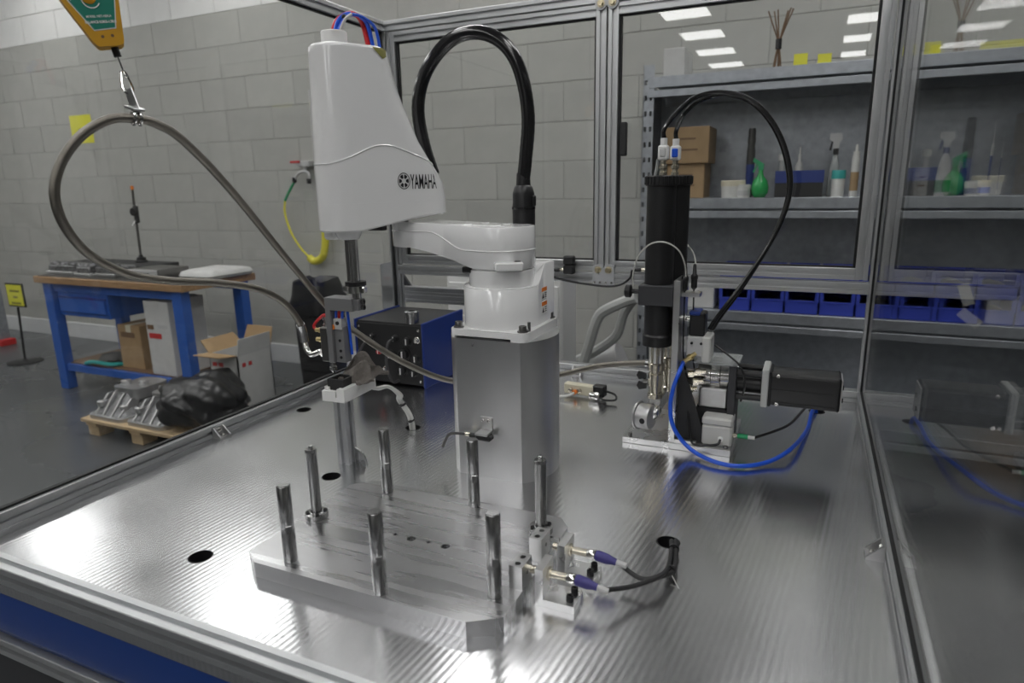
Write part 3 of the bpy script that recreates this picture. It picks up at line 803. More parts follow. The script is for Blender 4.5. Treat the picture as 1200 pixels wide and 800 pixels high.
# ================================================================== DISPENSING TOOL ON THE SPINDLE
tool = thing('dispensing_head', 'dispensing valve with steel nozzle in an aluminium holder clamped to the robot spindle', 'dispenser', (SP.x, SP.y, T+.2))
cl = MB(); cl.lathe((spx, SP.y, T+.3875), [(.0105, 0), (.021, 0), (.021, .008), (.0105, .008)], n=28); cl.build('stop_ring', 'black', tool)
cl = MB(); cl.lathe((spx, SP.y, T+.373), [(.0105, 0), (.019, 0), (.019, .014), (.0105, .014)], n=28); cl.box((spx+.020, SP.y-.004, T+.380), (.012, .014, .013), .002); cl.box((spx-.020, SP.y-.004, T+.380), (.012, .014, .013), .002); cl.build('clamp_ring', 'chrome', tool)
hx0 = at(388, 370, 'y', SP.y).x; hx1 = at(418, 350, 'y', SP.y).x
y0 = SP.y-.018
MB().bb(hx0, hx1, y0, y0+.036, T+.336, T+.362, .001).build('holder_top', 'tool_grey', tool)
MB().bb(hx1-.002, hx1+.012, y0+.006, y0+.030, T+.338, T+.360, .001).build('clamp_half', 'tool_grey', tool)
for dz in (.343, .355): screw(MB(), (hx1+.012, y0+.018, T+dz), (1, 0, 0), .005, .006).build('clamp_screw', 'black', tool)
MB().bb(hx0, hx0+.013, y0, y0+.036, T+.225, T+.338, .001).build('holder_side', 'tool_grey', tool)
sl = MB().bb(hx0+.013, hx0+.036, y0+.008, y0+.030, T+.225, T+.300, .001); slo = sl.build('slide_plate', 'tool_grey', tool)
for dz in (.236, .250, .272): MB().cyl((hx0+.026, y0+.007, T+dz), (hx0+.026, y0+.0095, T+dz), .0032, n=12).build('hole_shade_disc', 'black', slo)  # black discs paint the shade inside the slide plate holes
MB().bb(hx0+.013, hx0+.034, y0+.006, y0+.026, T+.295, T+.318, .002).build('valve_block', 'light_grey', tool)
MB().cyl((hx0+.025, y0+.004, T+.309), (hx0+.025, y0+.007, T+.309), .004, n=12).build('port', 'black', tool)
for a, m_ in ((.014, 'blue_tube'), (.030, 'blue_tube'), (.022, 'red_tube')):
    MB().tube([(hx0+a, y0+.016, T+.316), (hx0+a+.004, y0+.012, T+.328), (hx0+a+.001, y0+.02, T+.340)], .0028, n=8).build('air_tube', m_, tool)
MB().tube([(hx0+.036, y0+.026, T+.338), (hx0+.038, y0+.026, T+.30), (hx0+.040, y0+.026, T+.24)], .003, n=8).build('air_tube', 'blue_tube', tool)
MB().cyl((hx0+.012, y0+.014, T+.300), (hx0+.012, y0+.004, T+.300), .0055, n=12).build('fitting', 'orange', tool)
# valve body left of the holder
vx = hx0-.011
vb = MB(); vb.bb(hx0-.021, hx0-.001, y0+.002, y0+.030, T+.225, T+.298, .002); vb.build('valve_body', 'steel_dark', tool)
MB().lathe((vx, y0+.016, T+.298), [(.008, 0), (.008, .006), (.006, .007), (.006, .013), (.0085, .014), (.0085, .021)], n=14).build('fitting', 'chrome', tool)
for k, (dz, mm) in enumerate(((.292, 'brass'), (.272, 'brass'))):
    MB().lathe((hx0-.021, y0+.010, T+dz-.002), [(.006, 0), (.006, .006), (.0045, .007), (.0045, .015)], (-1, 0, 0), n=12).build('fitting', mm, tool)
MB().tube([(vx, y0+.016, T+.318), (vx-.004, y0+.014, T+.322), (vx-.018, y0+.012, T+.312), (vx-.030, y0+.010, T+.298), (hx0-.036, y0+.010, T+.290)], .0032, n=8).build('air_tube', 'red_tube', tool)
MB().lathe((hx0-.004, y0+.016, T+.198), [(.0022, 0), (.004, .004), (.008, .006), (.008, .013), (.0062, .014), (.0062, .029)], n=16).build('nozzle', 'steel', tool)
# elbow for the braided hose
VE = Vector((hx0-.021, y0+.014, T+.240))
eh = atd(355.5, 386, 1.352)
MB().tube([VE, VE+Vector((-.012, 0, .002)), at(365, 415, 'y', VE.y), at(359, 408, 'y', VE.y+.004), at(357.3, 399, 'y', VE.y+.008)], .0062, n=12).build('hose_elbow', 'chrome', tool)
MB().lathe(VE, [(.009, 0), (.009, .007)], (-1, 0, 0), n=6).build('hose_nut', 'chrome', tool)
# braided hose
hp = [(757, 425, 1.50), (730, 426, 1.53), (700, 429, 1.56), (660, 438, 1.60), (600, 450, 1.62), (530, 446, 1.56), (480, 428, 1.48), (430, 398, 1.43), (392, 368, 1.42), (340, 308, 1.32), (270, 222, 1.14), (215, 165, 1.03), (185, 146, .98), (160, 139, .95), (128, 140, .93), (95, 159, .91), (71, 192, .90), (64, 228, .90), (76, 265, .92), (106, 299, .97), (150, 321, 1.04), (200, 329, 1.11), (250, 331, 1.18), (300, 338, 1.25), (332, 354, 1.30), (350, 376, 1.335), (355.5, 390, 1.35)]
hosepts = [atd(*q) for q in hp]
hose = thing('braided_hose', 'long braided steel hose looping from the pump past the balancer clamp to the dispensing valve', 'hose', hosepts[13])
MB().tube(hosepts, .0068, n=12, sub=8).build('braid', 'braid', hose, smooth=60)
MB().tube([atd(352, 380, 1.34), atd(354.5, 387, 1.348), atd(357.3, 400, 1.357)], .0088, n=14, sub=4).build('ferrule', 'steel', hose)
MB().tube([atd(757, 425, 1.50), atd(762, 426, 1.495), atd(768, 428, 1.49)], .0088, n=14, sub=4).build('ferrule', 'steel', hose)
# clamp and balancer
P0 = hosepts[13]
clampo = thing('hose_clamp', 'small steel pipe clamp with plate holding the braided hose under the snap hook', 'clamp', P0)
tn = (hosepts[14]-hosepts[12]).normalized()
rg = MB(); x_, y_ = basis(tn)
for s in (-.004, .004): rg.tube([P0+tn*s+(x_*math.cos(q)+y_*math.sin(q))*.0085 for q in [2*PI*i/16 for i in range(17)]], .0022, n=6, sub=0)
rg.build('clamp_ring', 'chrome', clampo)
up = Vector((0, 0, 1)); pa = atd(158, 127, .95); pb_ = atd(152, 108, .955)
MB().box(pa, (.020, .020, .004), .001, M=Matrix.Rotation(.3, 4, 'Y')).build('saddle', 'alu', clampo)
MB().box((pa+pb_)/2, (.016, .002, (pa-pb_).length+.006), .0005, M=Matrix.Rotation(-.35, 4, 'Y')).build('plate', 'alu', clampo)
MB().cyl(P0+Vector((0, 0, .006)), pa, .003, n=8).build('stud', 'chrome', clampo)
bal = thing('spring_balancer', 'amber spring balancer with green label and snap hook hanging above the hose', 'balancer', BAL)
def bp(u, v, d=.95): return atd(u, v, d)
bx_n = -ray(112, 20); bx_n.z = 0; bx_n.normalize(); bx = Vector((-bx_n.y, bx_n.x, 0))
if bx.dot(_r0) < 0: bx = -bx
PXM = .95/F*.85; PZM = .95/F*.98
def bpoly(mb, pts, lift, th):
    o = atd(100, 0, .95); vs = []
    poly2 = [((u-100)*PXM, -(v-0)*PZM) for u, v in pts]
    mb.prism_dir(poly2, o+bx_n*lift, bx, Vector((0, 0, 1)), -bx_n*th); return mb
outl = [(68, -4), (69, 2), (73, 8), (101, 48), (106, 53), (109, 54), (135, 50.5), (138.5, 48), (139.5, 44), (140, -4), (137, -28), (128, -48), (108, -58), (85, -52), (72, -32)]
bpoly(MB(), outl, .020, .032).build('housing', 'amber', bal)
inn = [(74, -4), (76, 3), (105, 37), (132, 32), (136, -4), (132, -26), (124, -40), (106, -48), (88, -42), (78, -26)]
bl = bpoly(MB(), inn, .0206, .0012).build('label_border', 'print_white', bal, smooth=0)
inn2 = [(75.3, -4), (77.2, 2.3), (105.4, 35.6), (130.8, 31), (134.7, -4), (130.7, -25.5), (123.2, -38.7), (106, -46.5), (88.7, -40.8), (79.2, -25.3)]
bpoly(MB(), inn2, .0211, .0012).build('label_panel', 'label_green', bal, smooth=0)
zz = Vector((0, 0, 1))
def bpt(u, v, lift): return atd(100, 0, .95)+bx*((u-100)*PXM)+zz*(-v*PZM)+bx_n*lift
tx = MB()
rx_, ry_ = (bx*math.cos(.14)+zz*math.sin(.14)), (zz*math.cos(.14)-bx*math.sin(.14))
text_on(tx, 'MODEL: NET-NEX.A', bpt(113, 20.5, .0212), rx_, ry_, .0042, xs=.85, bold=.0001)
text_on(tx, 'BALANCE 0.5KG-1.5KG', bpt(114.5, 26.5, .0212), rx_, ry_, .0046, xs=.85, bold=.0002)
text_on(tx, 'SP', bpt(82, 4, .0212), bx*.3+zz*.95, -bx*.95+zz*.3, .007)
for i in range(1):
    arc = [bpt(106+11*math.cos(q), 1-11*math.sin(q), .0216) for q in [PI*1.1+PI*.75*k/14 for k in range(15)]]
    tx.tube(arc, .0010, n=4, sub=0)
tx.build('label_print', 'print_white', bal, smooth=0)
MB().lathe(bpt(104, 0, .0205), [(.0095, 0), (.0095, .002), (.005, .004), (0, .004)], bx_n, n=20).build('dial', 'amber', bal)
for u, v in ((114, 42.5), (126, 40.5)): MB().lathe(bpt(u, v, .0195), [(.0022, 0), (.0022, .001), (0, .001)], bx_n, n=10).build('rivet', 'carton_dark', bal)
w0 = bpt(126, 50, .004); w1 = bpt(129, 62, .004); w2 = bpt(133, 78, .002); w3 = atd(152, 108, .955)
MB().cyl(w0, w1, .0052, n=12).build('cable_stop', 'black', bal)
MB().cyl(w1, w2, .0013, n=8).build('wire', 'steel', bal)
d1 = (w3-w2); sd = d1.normalized().cross(bx_n)
loop = [w2+d1*t+sd*s for t, s in ((0, .0), (.02, .006), (.2, .008), (.6, .012), (.85, .013), (1.0, .008), (1.05, 0), (1.0, -.008), (.85, -.010), (.5, -.008), (.15, -.005), (0, -.001))]
MB().tube(loop, .0018, n=8, sub=4).build('snap_hook', 'chrome', bal)
MB().tube([w2+sd*.004, w2-sd*.006+d1*.12, w2-sd*.008+d1*.35, w2-sd*.002+d1*.28, w2+sd*.004+d1*.02], .0009, n=6).build('keeper_wire', 'chrome', bal)
hk = bpt(106, -58, 0)
MB().tube([hk+Vector((0, 0, -.004)), hk+Vector((.0, 0, .02)), Vector((hk.x, hk.y, CEIL+.002))], .0025, n=8).build('hanger', 'steel', bal)

# ================================================================== DRIP STATION
ST = at(408, 541, 'z', T)
dst = thing('drip_station', 'white plastic tray on a short slotted aluminium post with black cup under the nozzle', 'stand', (ST.x, ST.y, T))
extrusion(MB(), (ST.x, ST.y, T), (ST.x, ST.y, T+.150), .030).build('post', 'profile', dst)
MB().prism_dir([(0, 0), (.030, 0), (.022, .024), (0, .034)], (ST.x+.015, ST.y+.006, T), (1, 0, 0), (0, 0, 1), (0, .004, 0)).build('gusset', 'alu', dst, smooth=0)
c1 = at(372, 467, 'z', T+.152); c2 = at(404, 472, 'z', T+.150); c3 = at(450, 460, 'z', T+.155)
e1 = (c2-c1); e1.z = 0; w1_ = .055; e1.normalize(); e2 = (c3-c2); e2.z = 0; L2 = .115; e2.normalize()
e2 = Vector((-e1.y, e1.x, 0))
o = Vector((c2.x, c2.y, T+.149))
def tray(p, q, z): return o-e1*p+e2*q+Vector((0, 0, z))
tr = MB()
tr.prism_dir([(0, 0), (w1_, 0), (w1_, L2), (0, L2)], o, -e1, e2, Vector((0, 0, .010)))
tr.prism_dir([(0, 0), (.018, 0), (.018, .012), (0, .012)], o+Vector((0, 0, .010)), -e1, e2, Vector((0, 0, .018)))
tr.prism_dir([(.022, 0), (w1_, 0), (w1_, .010), (.022, .010)], o+Vector((0, 0, .010)), -e1, e2, Vector((0, 0, .012)))
tr.prism_dir([(0, .012), (.012, .012), (.012, L2), (0, L2)], o+Vector((0, 0, .010)), -e1, e2, Vector((0, 0, .018)))
tr.prism_dir([(w1_-.012, .010), (w1_, .010), (w1_, L2), (w1_-.012, L2)], o+Vector((0, 0, .010)), -e1, e2, Vector((0, 0, .018)))
tr.build('tray', 'white_plastic', dst, smooth=0)
cpm = MB(); cc = tray(.030, .032, .010)
ci = [(-.019, -.019), (.019, -.019), (.019, .022), (-.019, .022)]
for a, b_, c, d in ((-.019, -.014, -.019, .022), (.014, .019, -.019, .022), (-.014, .014, -.019, -.014), (-.014, .014, .017, .022)):
    cpm.prism_dir([(a, c), (b_, c), (b_, d), (a, d)], cc, -e1, e2, Vector((0, 0, .034)))
cpm.prism_dir([(-.014, -.014), (.014, -.014), (.014, .017), (-.014, .017)], cc, -e1, e2, Vector((0, 0, .012)))
cpm.build('cup', 'black_matt', dst, smooth=0)
# rag: crumpled cloth resting on the tray
rg = MB(); NU, NV = 40, 26; rnd = random.Random(3); R0 = tray(.018, .090, .026)
grid = []
for i in range(NU):
    row = []
    for j in range(NV):
        u = i/(NU-1)-.5; v = j/(NV-1)-.5; rr = math.hypot(u, v)
        fold = math.sin(u*15+2.2*math.sin(v*5))*.010+math.sin(v*13+u*7)*.006+math.sin((u+v)*24)*.002
        edge = max(0, 1-(2*rr)**2.2)
        p = R0+e2*(u*.092)+(-e1)*(v*.074)+Vector((0, 0, .008+edge*.030+fold*(.4+edge)))
        p += e1*.007*math.sin(u*12+v*5)+e2*.006*math.sin(v*13+u*4)
        if p.z < T+.176: p.z = T+.176+.002*math.sin(u*40)
        row.append(p)
    grid.append(row)
vs = [p for r_ in grid for p in r_]+[Vector((p.x, p.y, max(T+.1765, p.z-.006))) for r_ in grid for p in r_]
fs = []; K = NU*NV
for i in range(NU-1):
    for j in range(NV-1):
        a = i*NV+j; fs.append((a, a+1, a+NV+1, a+NV)); fs.append((K+a, K+a+NV, K+a+NV+1, K+a+1))
for i in range(NU-1):
    a = i*NV; fs.append((a, a+NV, K+a+NV, K+a)); a = i*NV+NV-1; fs.append((a, K+a, K+a+NV, a+NV))
for j in range(NV-1):
    a = j; fs.append((a, K+a, K+a+1, a+1)); a = (NU-1)*NV+j; fs.append((a, a+1, K+a+1, K+a))
tag(rg.poly(vs, fs).build('cleaning_rag', 'rag', smooth=80), 'crumpled grey-brown cleaning rag lying on the white tray', 'rag')
# white cable bundle from the tray to the hole
HE = holes[4]
cb = thing('cable_bundle', 'pair of white cables tied together running from behind the rag into a worktop hole', 'cable', (HE.x, HE.y, T))
for s in (-.004, .004):
    MB().tube([tray(.02, .10, .016)+Vector((s, 0, 0)), at(440, 455, 'y', ST.y+.10)+Vector((s, 0, 0)), at(455, 453, 'y', ST.y+.15), at(468, 462, 'y', ST.y+.18)+Vector((s, 0, 0)), Vector((HE.x-.02+s, HE.y-.02, T+.075)), Vector((HE.x-.004+s, HE.y-.004, T+.03)), Vector((HE.x+s, HE.y, T-.03))], .0042, n=10).build('cable', 'white_cable', cb)
for q in (Vector((HE.x-.016, HE.y-.017, T+.066)), Vector((HE.x-.003, HE.y-.003, T+.022))): MB().lathe(q, [(.0092, 0), (.0092, .004)], (.3, .3, -1), n=14).build('cable_tie', 'black', cb)

# ================================================================== FIXTURE PLATE
FZ = T+.025
px0, px1, py0, py1 = -.768, -.330, .652, .958
fpoly = [(px0+.030, py0), (px1-.042, py0), (px1, py0+.028), (px1, py1-.026), (px1-.022, py1), (px0+.030, py1), (px0, py1-.032), (px0, py0+.020)]
fix = thing('fixture_plate', 'thick milled aluminium fixture plate with chamfered corners and seven upright steel pins', 'fixture', ((px0+px1)/2, (py0+py1)/2, T))
FH = [(at(u, v, 'z', FZ), r) for u, v, r in ((463, 626, .0038), (482, 631, .0072), (502, 635, .0038), (522, 640, .0072))]
filled_with_holes(fpoly, FH, T-.0002, FZ).build('plate', 'face_milled', fix, smooth=0)
def pin(u, v, kind):
    p = at(u, v, 'z', FZ); r = .0103; H = .125
    if kind == 'plain':
        m_ = MB().lathe((p.x, p.y, FZ), [(r*.93, 0), (r, .001), (r, H*.38), (r*.985, H*.385), (r*.985, H*.47), (r, H*.475), (r, H-.0015), (r*.9, H), (0, H)], n=28)
        po = m_.build('pin', 'steel', fix)
        d = (CAM-p); d.z = 0; d.normalize(); sd = Vector((-d.y, d.x, 0)); d = (d*.9+sd*.15).normalized(); sd = Vector((-d.y, d.x, 0))
        MB().box(p+d*(r*.94)+Vector((0, 0, H*.44)), (.0085, .0016, .013), .0004, rz=math.atan2(sd.y, sd.x)).build('spanner_flat', 'steel', po)
        MB().cyl((p.x, p.y, FZ+H-.0002), (p.x, p.y, FZ+H+.0006), r*.8, n=20).build('pin_top', 'steel', po)
    else:
        m_ = MB().lathe((p.x, p.y, FZ), [(r*1.9, 0), (r*1.9, .009), (r, .0095), (r*.92, .010), (r*.92, H-.0045), (r, H-.004), (r*.94, H+.001), (r*.4, H+.001), (r*.4, H+.007), (r*.3, H+.008), (0, H+.008)], n=28)
        po = m_.build('pin', 'steel', fix)
        for k in range(4):
            q = PI/4+k*PI/2; screw(MB(), (p.x+r*1.45*math.cos(q), p.y+r*1.45*math.sin(q), FZ+.009), (0, 0, 1), .0035, .003).build('screw', 'black', po)
for u, v, k in ((341, 656, 'plain'), (371.5, 605, 'flanged'), (454.5, 576, 'plain'), (446, 694, 'plain'), (580, 697, 'plain'), (556, 592, 'plain'), (634, 622, 'flanged')): pin(u, v, k)
for p, r in FH:
    if r > .005: MB().lathe((p.x, p.y, T+.0006), [(.0070, 0), (.0070, .012), (.0052, .012), (.0052, FZ-T-.0035), (.0030, FZ-T-.0035), (.0028, FZ-T-.007), (0, FZ-T-.007)], n=20).build('screw', 'steel', fix)
# stop blocks at the right edge
def stop_block(p, name='stop_block'):
    w_, l_, h_ = .020, .036, .036
    bo = filled_with_holes([(p.x-w_/2, p.y), (p.x+w_/2, p.y), (p.x+w_/2, p.y+l_), (p.x-w_/2, p.y+l_)], [((p.x, p.y+l_*q), .0043) for q in (.25, .75)], FZ, FZ+h_).build(name, 'alu', fix, smooth=0)
    MB().lathe((p.x+w_/2, p.y+l_*.5, FZ+h_*.55), [(.003, 0), (.003, .0008), (0, .0008)], (1, 0, 0), n=12).build('side_hole_disc', 'steel_dark', bo)  # dark disc standing in for the shaded mouth of a side hole
    return bo
SB1 = at(603, 688, 'z', FZ); SB2 = at(633, 656, 'z', FZ)
stop_block(Vector((-.340, SB1.y-.004, FZ))); stop_block(Vector((-.342, SB2.y-.004, FZ)))
# ------------------------------------------------------------------ two sensor brackets with cables
HD = holes[3]
def sensor_bracket(b, label, ctl):
    """b: front left foot corner on the worktop"""
    x0, y0 = b; W, D, H_, t = .058, .042, .056, .012
    t_ = thing('sensor_bracket', label, 'sensor bracket', (x0+W/2, y0+D/2, T), 'sensor brackets beside the fixture plate')
    g = MB(); g.prism_dir([(0, 0), (W, 0), (W, .011), (t, .011), (t, H_), (0, H_)], (x0, y0, T), (1, 0, 0), (0, 0, 1), (0, D, 0)); g.build('bracket', 'alu', t_, smooth=0)
    for s in (.28, .76): screw(MB(), (x0+W-.010, y0+D*s, T+.011), (0, 0, 1), .0052, .009).build('screw', 'black', t_)
    yc, zc = y0+D*.52, T+.040
    MB().cyl((x0-.014, yc, zc), (x0+.040, yc, zc), .0058, n=18).build('sensor_barrel', 'nickel', t_)
    MB().lathe((x0+t, yc, zc), [(.0095, 0), (.0095, .004)], (1, 0, 0), n=6).build('lock_nut', 'nickel', t_)
    MB().lathe((x0-.005, yc, zc), [(.0095, 0), (.0095, .004)], (1, 0, 0), n=6).build('lock_nut', 'nickel', t_)
    MB().lathe((x0+.040, yc, zc), [(.0062, 0), (.0074, .002), (.0074, .012), (.0066, .013)], (1, 0, -.03), n=14).build('coupling', 'chrome', t_)
    MB().lathe((x0+.053, yc, zc), [(.0070, 0), (.0082, .003), (.0078, .018), (.0056, .026), (.005, .032)], (1, 0, -.14), n=12).build('plug', 'purple', t_)
    pl = Vector((x0+.084, yc, zc-.0045))
    MB().cyl(pl, pl+Vector((.016, 0, -.0025)), .0045, n=10).build('cable_sleeve', 'light_grey', t_)
    ps = [pl+Vector((.010, 0, -.002))]+[Vector(q) for q in ctl]+[Vector((HD.x+.010, HD.y, T-.03))]
    MB().tube(ps, .0036, n=10).build('cable', 'rubber', t_)
    return t_
B1 = at(627, 708, 'z', T); B2 = at(653, 678, 'z', T)
tie1 = at(786, 668, 'z', T+.013); tie2 = at(790, 643, 'z', T+.010)
s1 = sensor_bracket((B1.x, B1.y), 'aluminium sensor bracket with purple plug beside the plain pin at the fixture plate corner', [at(740, 687, 'z', T+.022), at(770, 677, 'z', T+.020), tie1+Vector((.004, 0, 0)), tie2+Vector((.003, .0, 0)), Vector((HD.x+.012, HD.y+.002, T+.004))])
s2 = sensor_bracket((B2.x, B2.y), 'aluminium sensor bracket with purple plug beside the flanged pin of the fixture plate', [at(733, 666, 'z', T+.026), at(752, 678, 'z', T+.022), at(772, 675, 'z', T+.026), tie1+Vector((-.004, .002, .004)), tie2+Vector((-.004, 0, .0)), Vector((HD.x+.006, HD.y-.002, T+.004))])
for q, d in ((tie1, (.3, 1, .0)), (tie2, (.0, 1, -.1))):
    MB().lathe(q, [(.0085, -.002), (.0085, .002)], d, n=12).build('cable_tie', 'black', s1)
tp = tie1+Vector((.002, -.004, -.004)); MB().tube([tp, tp+Vector((.012, -.014, -.008)), tp+Vector((.022, -.026, -.012))], .0008, n=5).build('tie_tail', 'white_cable', s1)

# ================================================================== CONTROL UNIT
cx0, cx1, cy0, cy1, cz = -1.236, -.992, 1.568, 1.80, .195
cu = thing('control_unit', 'blue sided black control box with knobs and plugs standing at the back of the worktop', 'control box', ((cx0+cx1)/2, (cy0+cy1)/2, T))
MB().bb(cx0+.008, cx1-.008, cy0+.004, cy1, T+.004, T+cz-.004, .002).build('body', 'black_panel', cu)
for x in (cx0, cx1-.008): MB().bb(x, x+.008, cy0-.004, cy1+.004, T, T+cz, .002).build('side_plate', 'blue_dark', cu)
MB().bb(cx0+.008, cx1-.008, cy0-.001, cy0+.005, T+.008, T+cz-.010, .001).build('front_panel', 'black_matt', cu)
def knob(x, z, r, ln, m_='black'):
    k = MB().lathe((x, cy0-.001, T+z), [(r*1.25, 0), (r*1.25, .003), (r, .004), (r, ln), (r*.85, ln+.002), (0, ln+.002)], (0, -1, 0), n=16).build('knob', m_, cu)
    MB().box((x, cy0-.001-ln-.002, T+z), (r*.3, .001, r*1.4)).build('pointer', 'print_white', k, smooth=0)
for x, z, r, ln, m_ in ((-1.17, .145, .010, .010, 'black'), (-1.09, .145, .009, .012, 'black'), (-1.045, .140, .012, .014, 'black'), (-1.015, .145, .008, .010, 'chrome'), (-1.06, .100, .016, .016, 'black'), (-1.02, .090, .012, .012, 'black'), (-1.11, .095, .012, .010, 'black'), (-1.07, .050, .014, .014, 'black'), (-1.03, .045, .010, .012, 'black'), (-1.13, .048, .008, .010, 'chrome'), (-1.15, .100, .007, .008, 'print_red')): knob(x, z, r, ln, m_)
for x in (cx0+.018, cx1-.018):
    for z in (.02, cz-.022): screw(MB(), (x, cy0-.001, T+z), (0, -1, 0), .004, .003).build('screw', 'chrome', cu)
for xa, za, xb in ((-1.09, .145, -1.10), (-1.17, .145, -1.21)):
    MB().tube([(xa, cy0-.012, T+za), (xa-.004, cy0-.035, T+za-.01), (xb, cy0-.04, T+za-.07), (xb+.01, cy0-.03, T+.02), (xb+.02, cy0-.008, T+.02)], .004, n=8).build('plug_cable', 'cable_grey', cu)
q = at(483, 378, 'z', T+cz-.004)
tag(MB().lathe((q.x, q.y, T+cz-.0045), [(.021, 0), (.021, .034), (.019, .036), (.010, .036), (.0095, .012), (0, .012)], n=32).build('steel_bush', 'steel'), 'turned steel bush standing on top of the black control box', 'bush')

# ================================================================== PUMP STATION
pmp = thing('dosing_pump', 'dosing pump of two black cylinders on an aluminium column with a black motor beside', 'pump', (-.24, 1.45, T))
bx0, bx1, by0, by1 = -.358, -.122, 1.382, 1.60
MB().bb(bx0, bx1, by0, by1, T, T+.014, .001).build('base_plate', 'alu', pmp)
for x in (bx0+.014, bx1-.012):
    for y in (by0+.014, by1-.014): screw(MB(), (x, y, T+.014), (0, 0, 1), .005, .005).build('screw', 'steel_dark', pmp)
ck = -.256   # column plate, standing front to back
MB().bb(ck, ck+.014, by0+.006, by0+.11, T+.014, T+.375, .0008).build('column', 'alu', pmp)
MB().bb(ck+.014, ck+.060, by0+.006, by0+.016, T+.014, T+.022).build('column_foot', 'alu', pmp, smooth=0)
MB().prism_dir([(0, 0), (.060, 0), (.060, .02), (.014, .16), (0, .16)], (ck+.014, by0+.022, T+.014), (1, 0, 0), (0, 0, 1), (0, .008, 0)).build('rib', 'black_matt', pmp, smooth=0)
cA = Vector((at(773, 300, 'y', 1.425).x, 1.425)); cB = Vector((at(789, 300, 'y', 1.49).x, 1.49))
for c, sgn in ((cA, 0), (cB, 1)):
    MB().lathe((c.x, c.y, T+.362), [(.0305, 0), (.0305, .207), (.0345, .208), (.0345, .226), (.033, .228), (0, .228)], n=36).build('cartridge', 'black', pmp)
    MB().lathe((c.x, c.y, T+.225), [(.0320, 0), (.0320, .022), (.0290, .026), (.0290, .10)], n=32).build('lower_sleeve', 'black', pmp)
    f = MB().lathe((c.x, c.y, T+.100), [(.012, 0), (.017, .002), (.017, .012), (.0145, .014), (.0145, .030), (.017, .031), (.017, .058), (.0145, .060), (.0145, .066), (.019, .067), (.019, .082), (.0165, .084), (.0165, .125)], n=24); f.build('fitting', 'nickel', pmp)
    MB().lathe((c.x, c.y, T+.185), [(.0172, 0), (.0172, .042)], n=8).build('hex_nut', 'light_grey', pmp)
    kn = MB()
    for i in range(24):
        q = 2*PI*i/24; kn.cyl((c.x+.034*math.cos(q), c.y+.034*math.sin(q), T+.572), (c.x+.034*math.cos(q), c.y+.034*math.sin(q), T+.588), .0025, n=6)
    kn.build('cap_knurl', 'black', pmp)
MB().bb(cA.x-.036, ck, cA.y-.036, cB.y+.03, T+.318, T+.362, .002).build('clamp_block', 'dark_panel', pmp)
MB().cyl((cA.x-.062, cA.y-.006, T+.343), (cA.x-.036, cA.y-.006, T+.343), .005, n=12).build('clamp_stud', 'black', pmp)
MB().lathe((cA.x-.072, cA.y-.006, T+.343), [(.012, 0), (.0145, .002), (.0145, .012), (.011, .014)], (1, 0, 0), n=12).build('clamp_knob', 'black', pmp)
# fittings and valves on the cartridge caps
ties = []
for (u, y, m_) in ((777, 1.425, 'white'), (791, 1.47, 'blue')):
    q = at(u, 200, 'y', y); zb = T+.589
    fo = MB().lathe((q.x, y, zb), [(.008, 0), (.008, .008), (.006, .009), (.006, .014), (.0085, .015), (.0085, .022), (.006, .023), (.006, .033)], n=14).build('push_fitting', 'nickel', pmp)
    MB().box((q.x, y, zb+.047), (.021, .018, .030), .003).build('shutoff_valve', 'white_plastic', fo)
    MB().cyl((q.x, y, zb+.062), (q.x, y, zb+.076), .007, n=14).build('collet', 'white_plastic', fo)
    MB().box((q.x, y-.0095, zb+.047), (.013, .004, .018), .002).build('valve_lever', 'blue_tube' if m_ == 'blue' else 'light_grey', fo)
    ties.append(Vector((q.x, y, zb+.074)))
MB().tube([ties[0]+Vector((-.012, 0, -.04)), ties[0]+Vector((-.014, 0, -.06)), ties[0]+Vector((-.018, 0, -.078))], .003, n=8).build('vent_tube', 'clear', pmp)
# black hoses from the caps over to the valve block
for k, (st, sy) in enumerate(((ties[0], 0), (ties[1], .02))):
    path = [st, st+Vector((.0, 0, .02))]
    A = ((793, 132), (815, 114), (845, 108), (878, 116), (905, 142), (922, 180), (926, 225), (908, 275), (872, 330), (843, 368), (831, 386)) if k == 0 else ((803, 132), (822, 117), (848, 111), (879, 119), (904, 145), (920, 182), (924, 226), (907, 276), (872, 333), (845, 370), (834, 387))
    for i, (u, v) in enumerate(A): path.append(at(u, v, 'y', 1.44+sy+.04*math.sin(PI*i/10)))
    MB().tube(path, .0046, n=10).build('black_hose', 'black_gloss', pmp)
# translucent thin tubes
MB().tube([at(742, 338, 'y', 1.415), at(742, 320, 'y', 1.40), at(748, 300, 'y', 1.385), at(762, 286, 'y', 1.385), at(780, 284, 'y', 1.385), at(796, 294, 'y', 1.40), at(803, 312, 'y', 1.41), at(804, 330, 'y', 1.42)], .0018, n=6).build('thin_tube', 'translucent', pmp)
MB().tube([at(800, 283, 'y', 1.50), at(810, 292, 'y', 1.50), at(815, 306, 'y', 1.46), at(815, 330, 'y', 1.44)], .0018, n=6).build('thin_tube', 'translucent', pmp)
for u, v, y in ((803, 322, 1.42), (814, 320, 1.44)):
    q = at(u, v, 'y', y)
    MB().lathe((q.x, q.y, q.z-.035), [(.003, 0), (.0065, .004), (.0065, .022), (.0075, .023), (.0075, .030), (.0045, .034), (.0035, .052), (.002, .055)], n=12).build('cable_plug', 'black', pmp)
    MB().tube([(q.x, q.y, q.z-.034), (q.x+.001, q.y, q.z-.09), (q.x+.001, q.y+.01, q.z-.17), (q.x+.004, q.y+.04, q.z-.23)], .0018, n=6).build('signal_cable', 'black', pmp)
MB().bb(ck+.012, ck+.05, 1.41, 1.45, T+.338, T+.346).build('plug_bracket', 'alu', pmp, smooth=0)
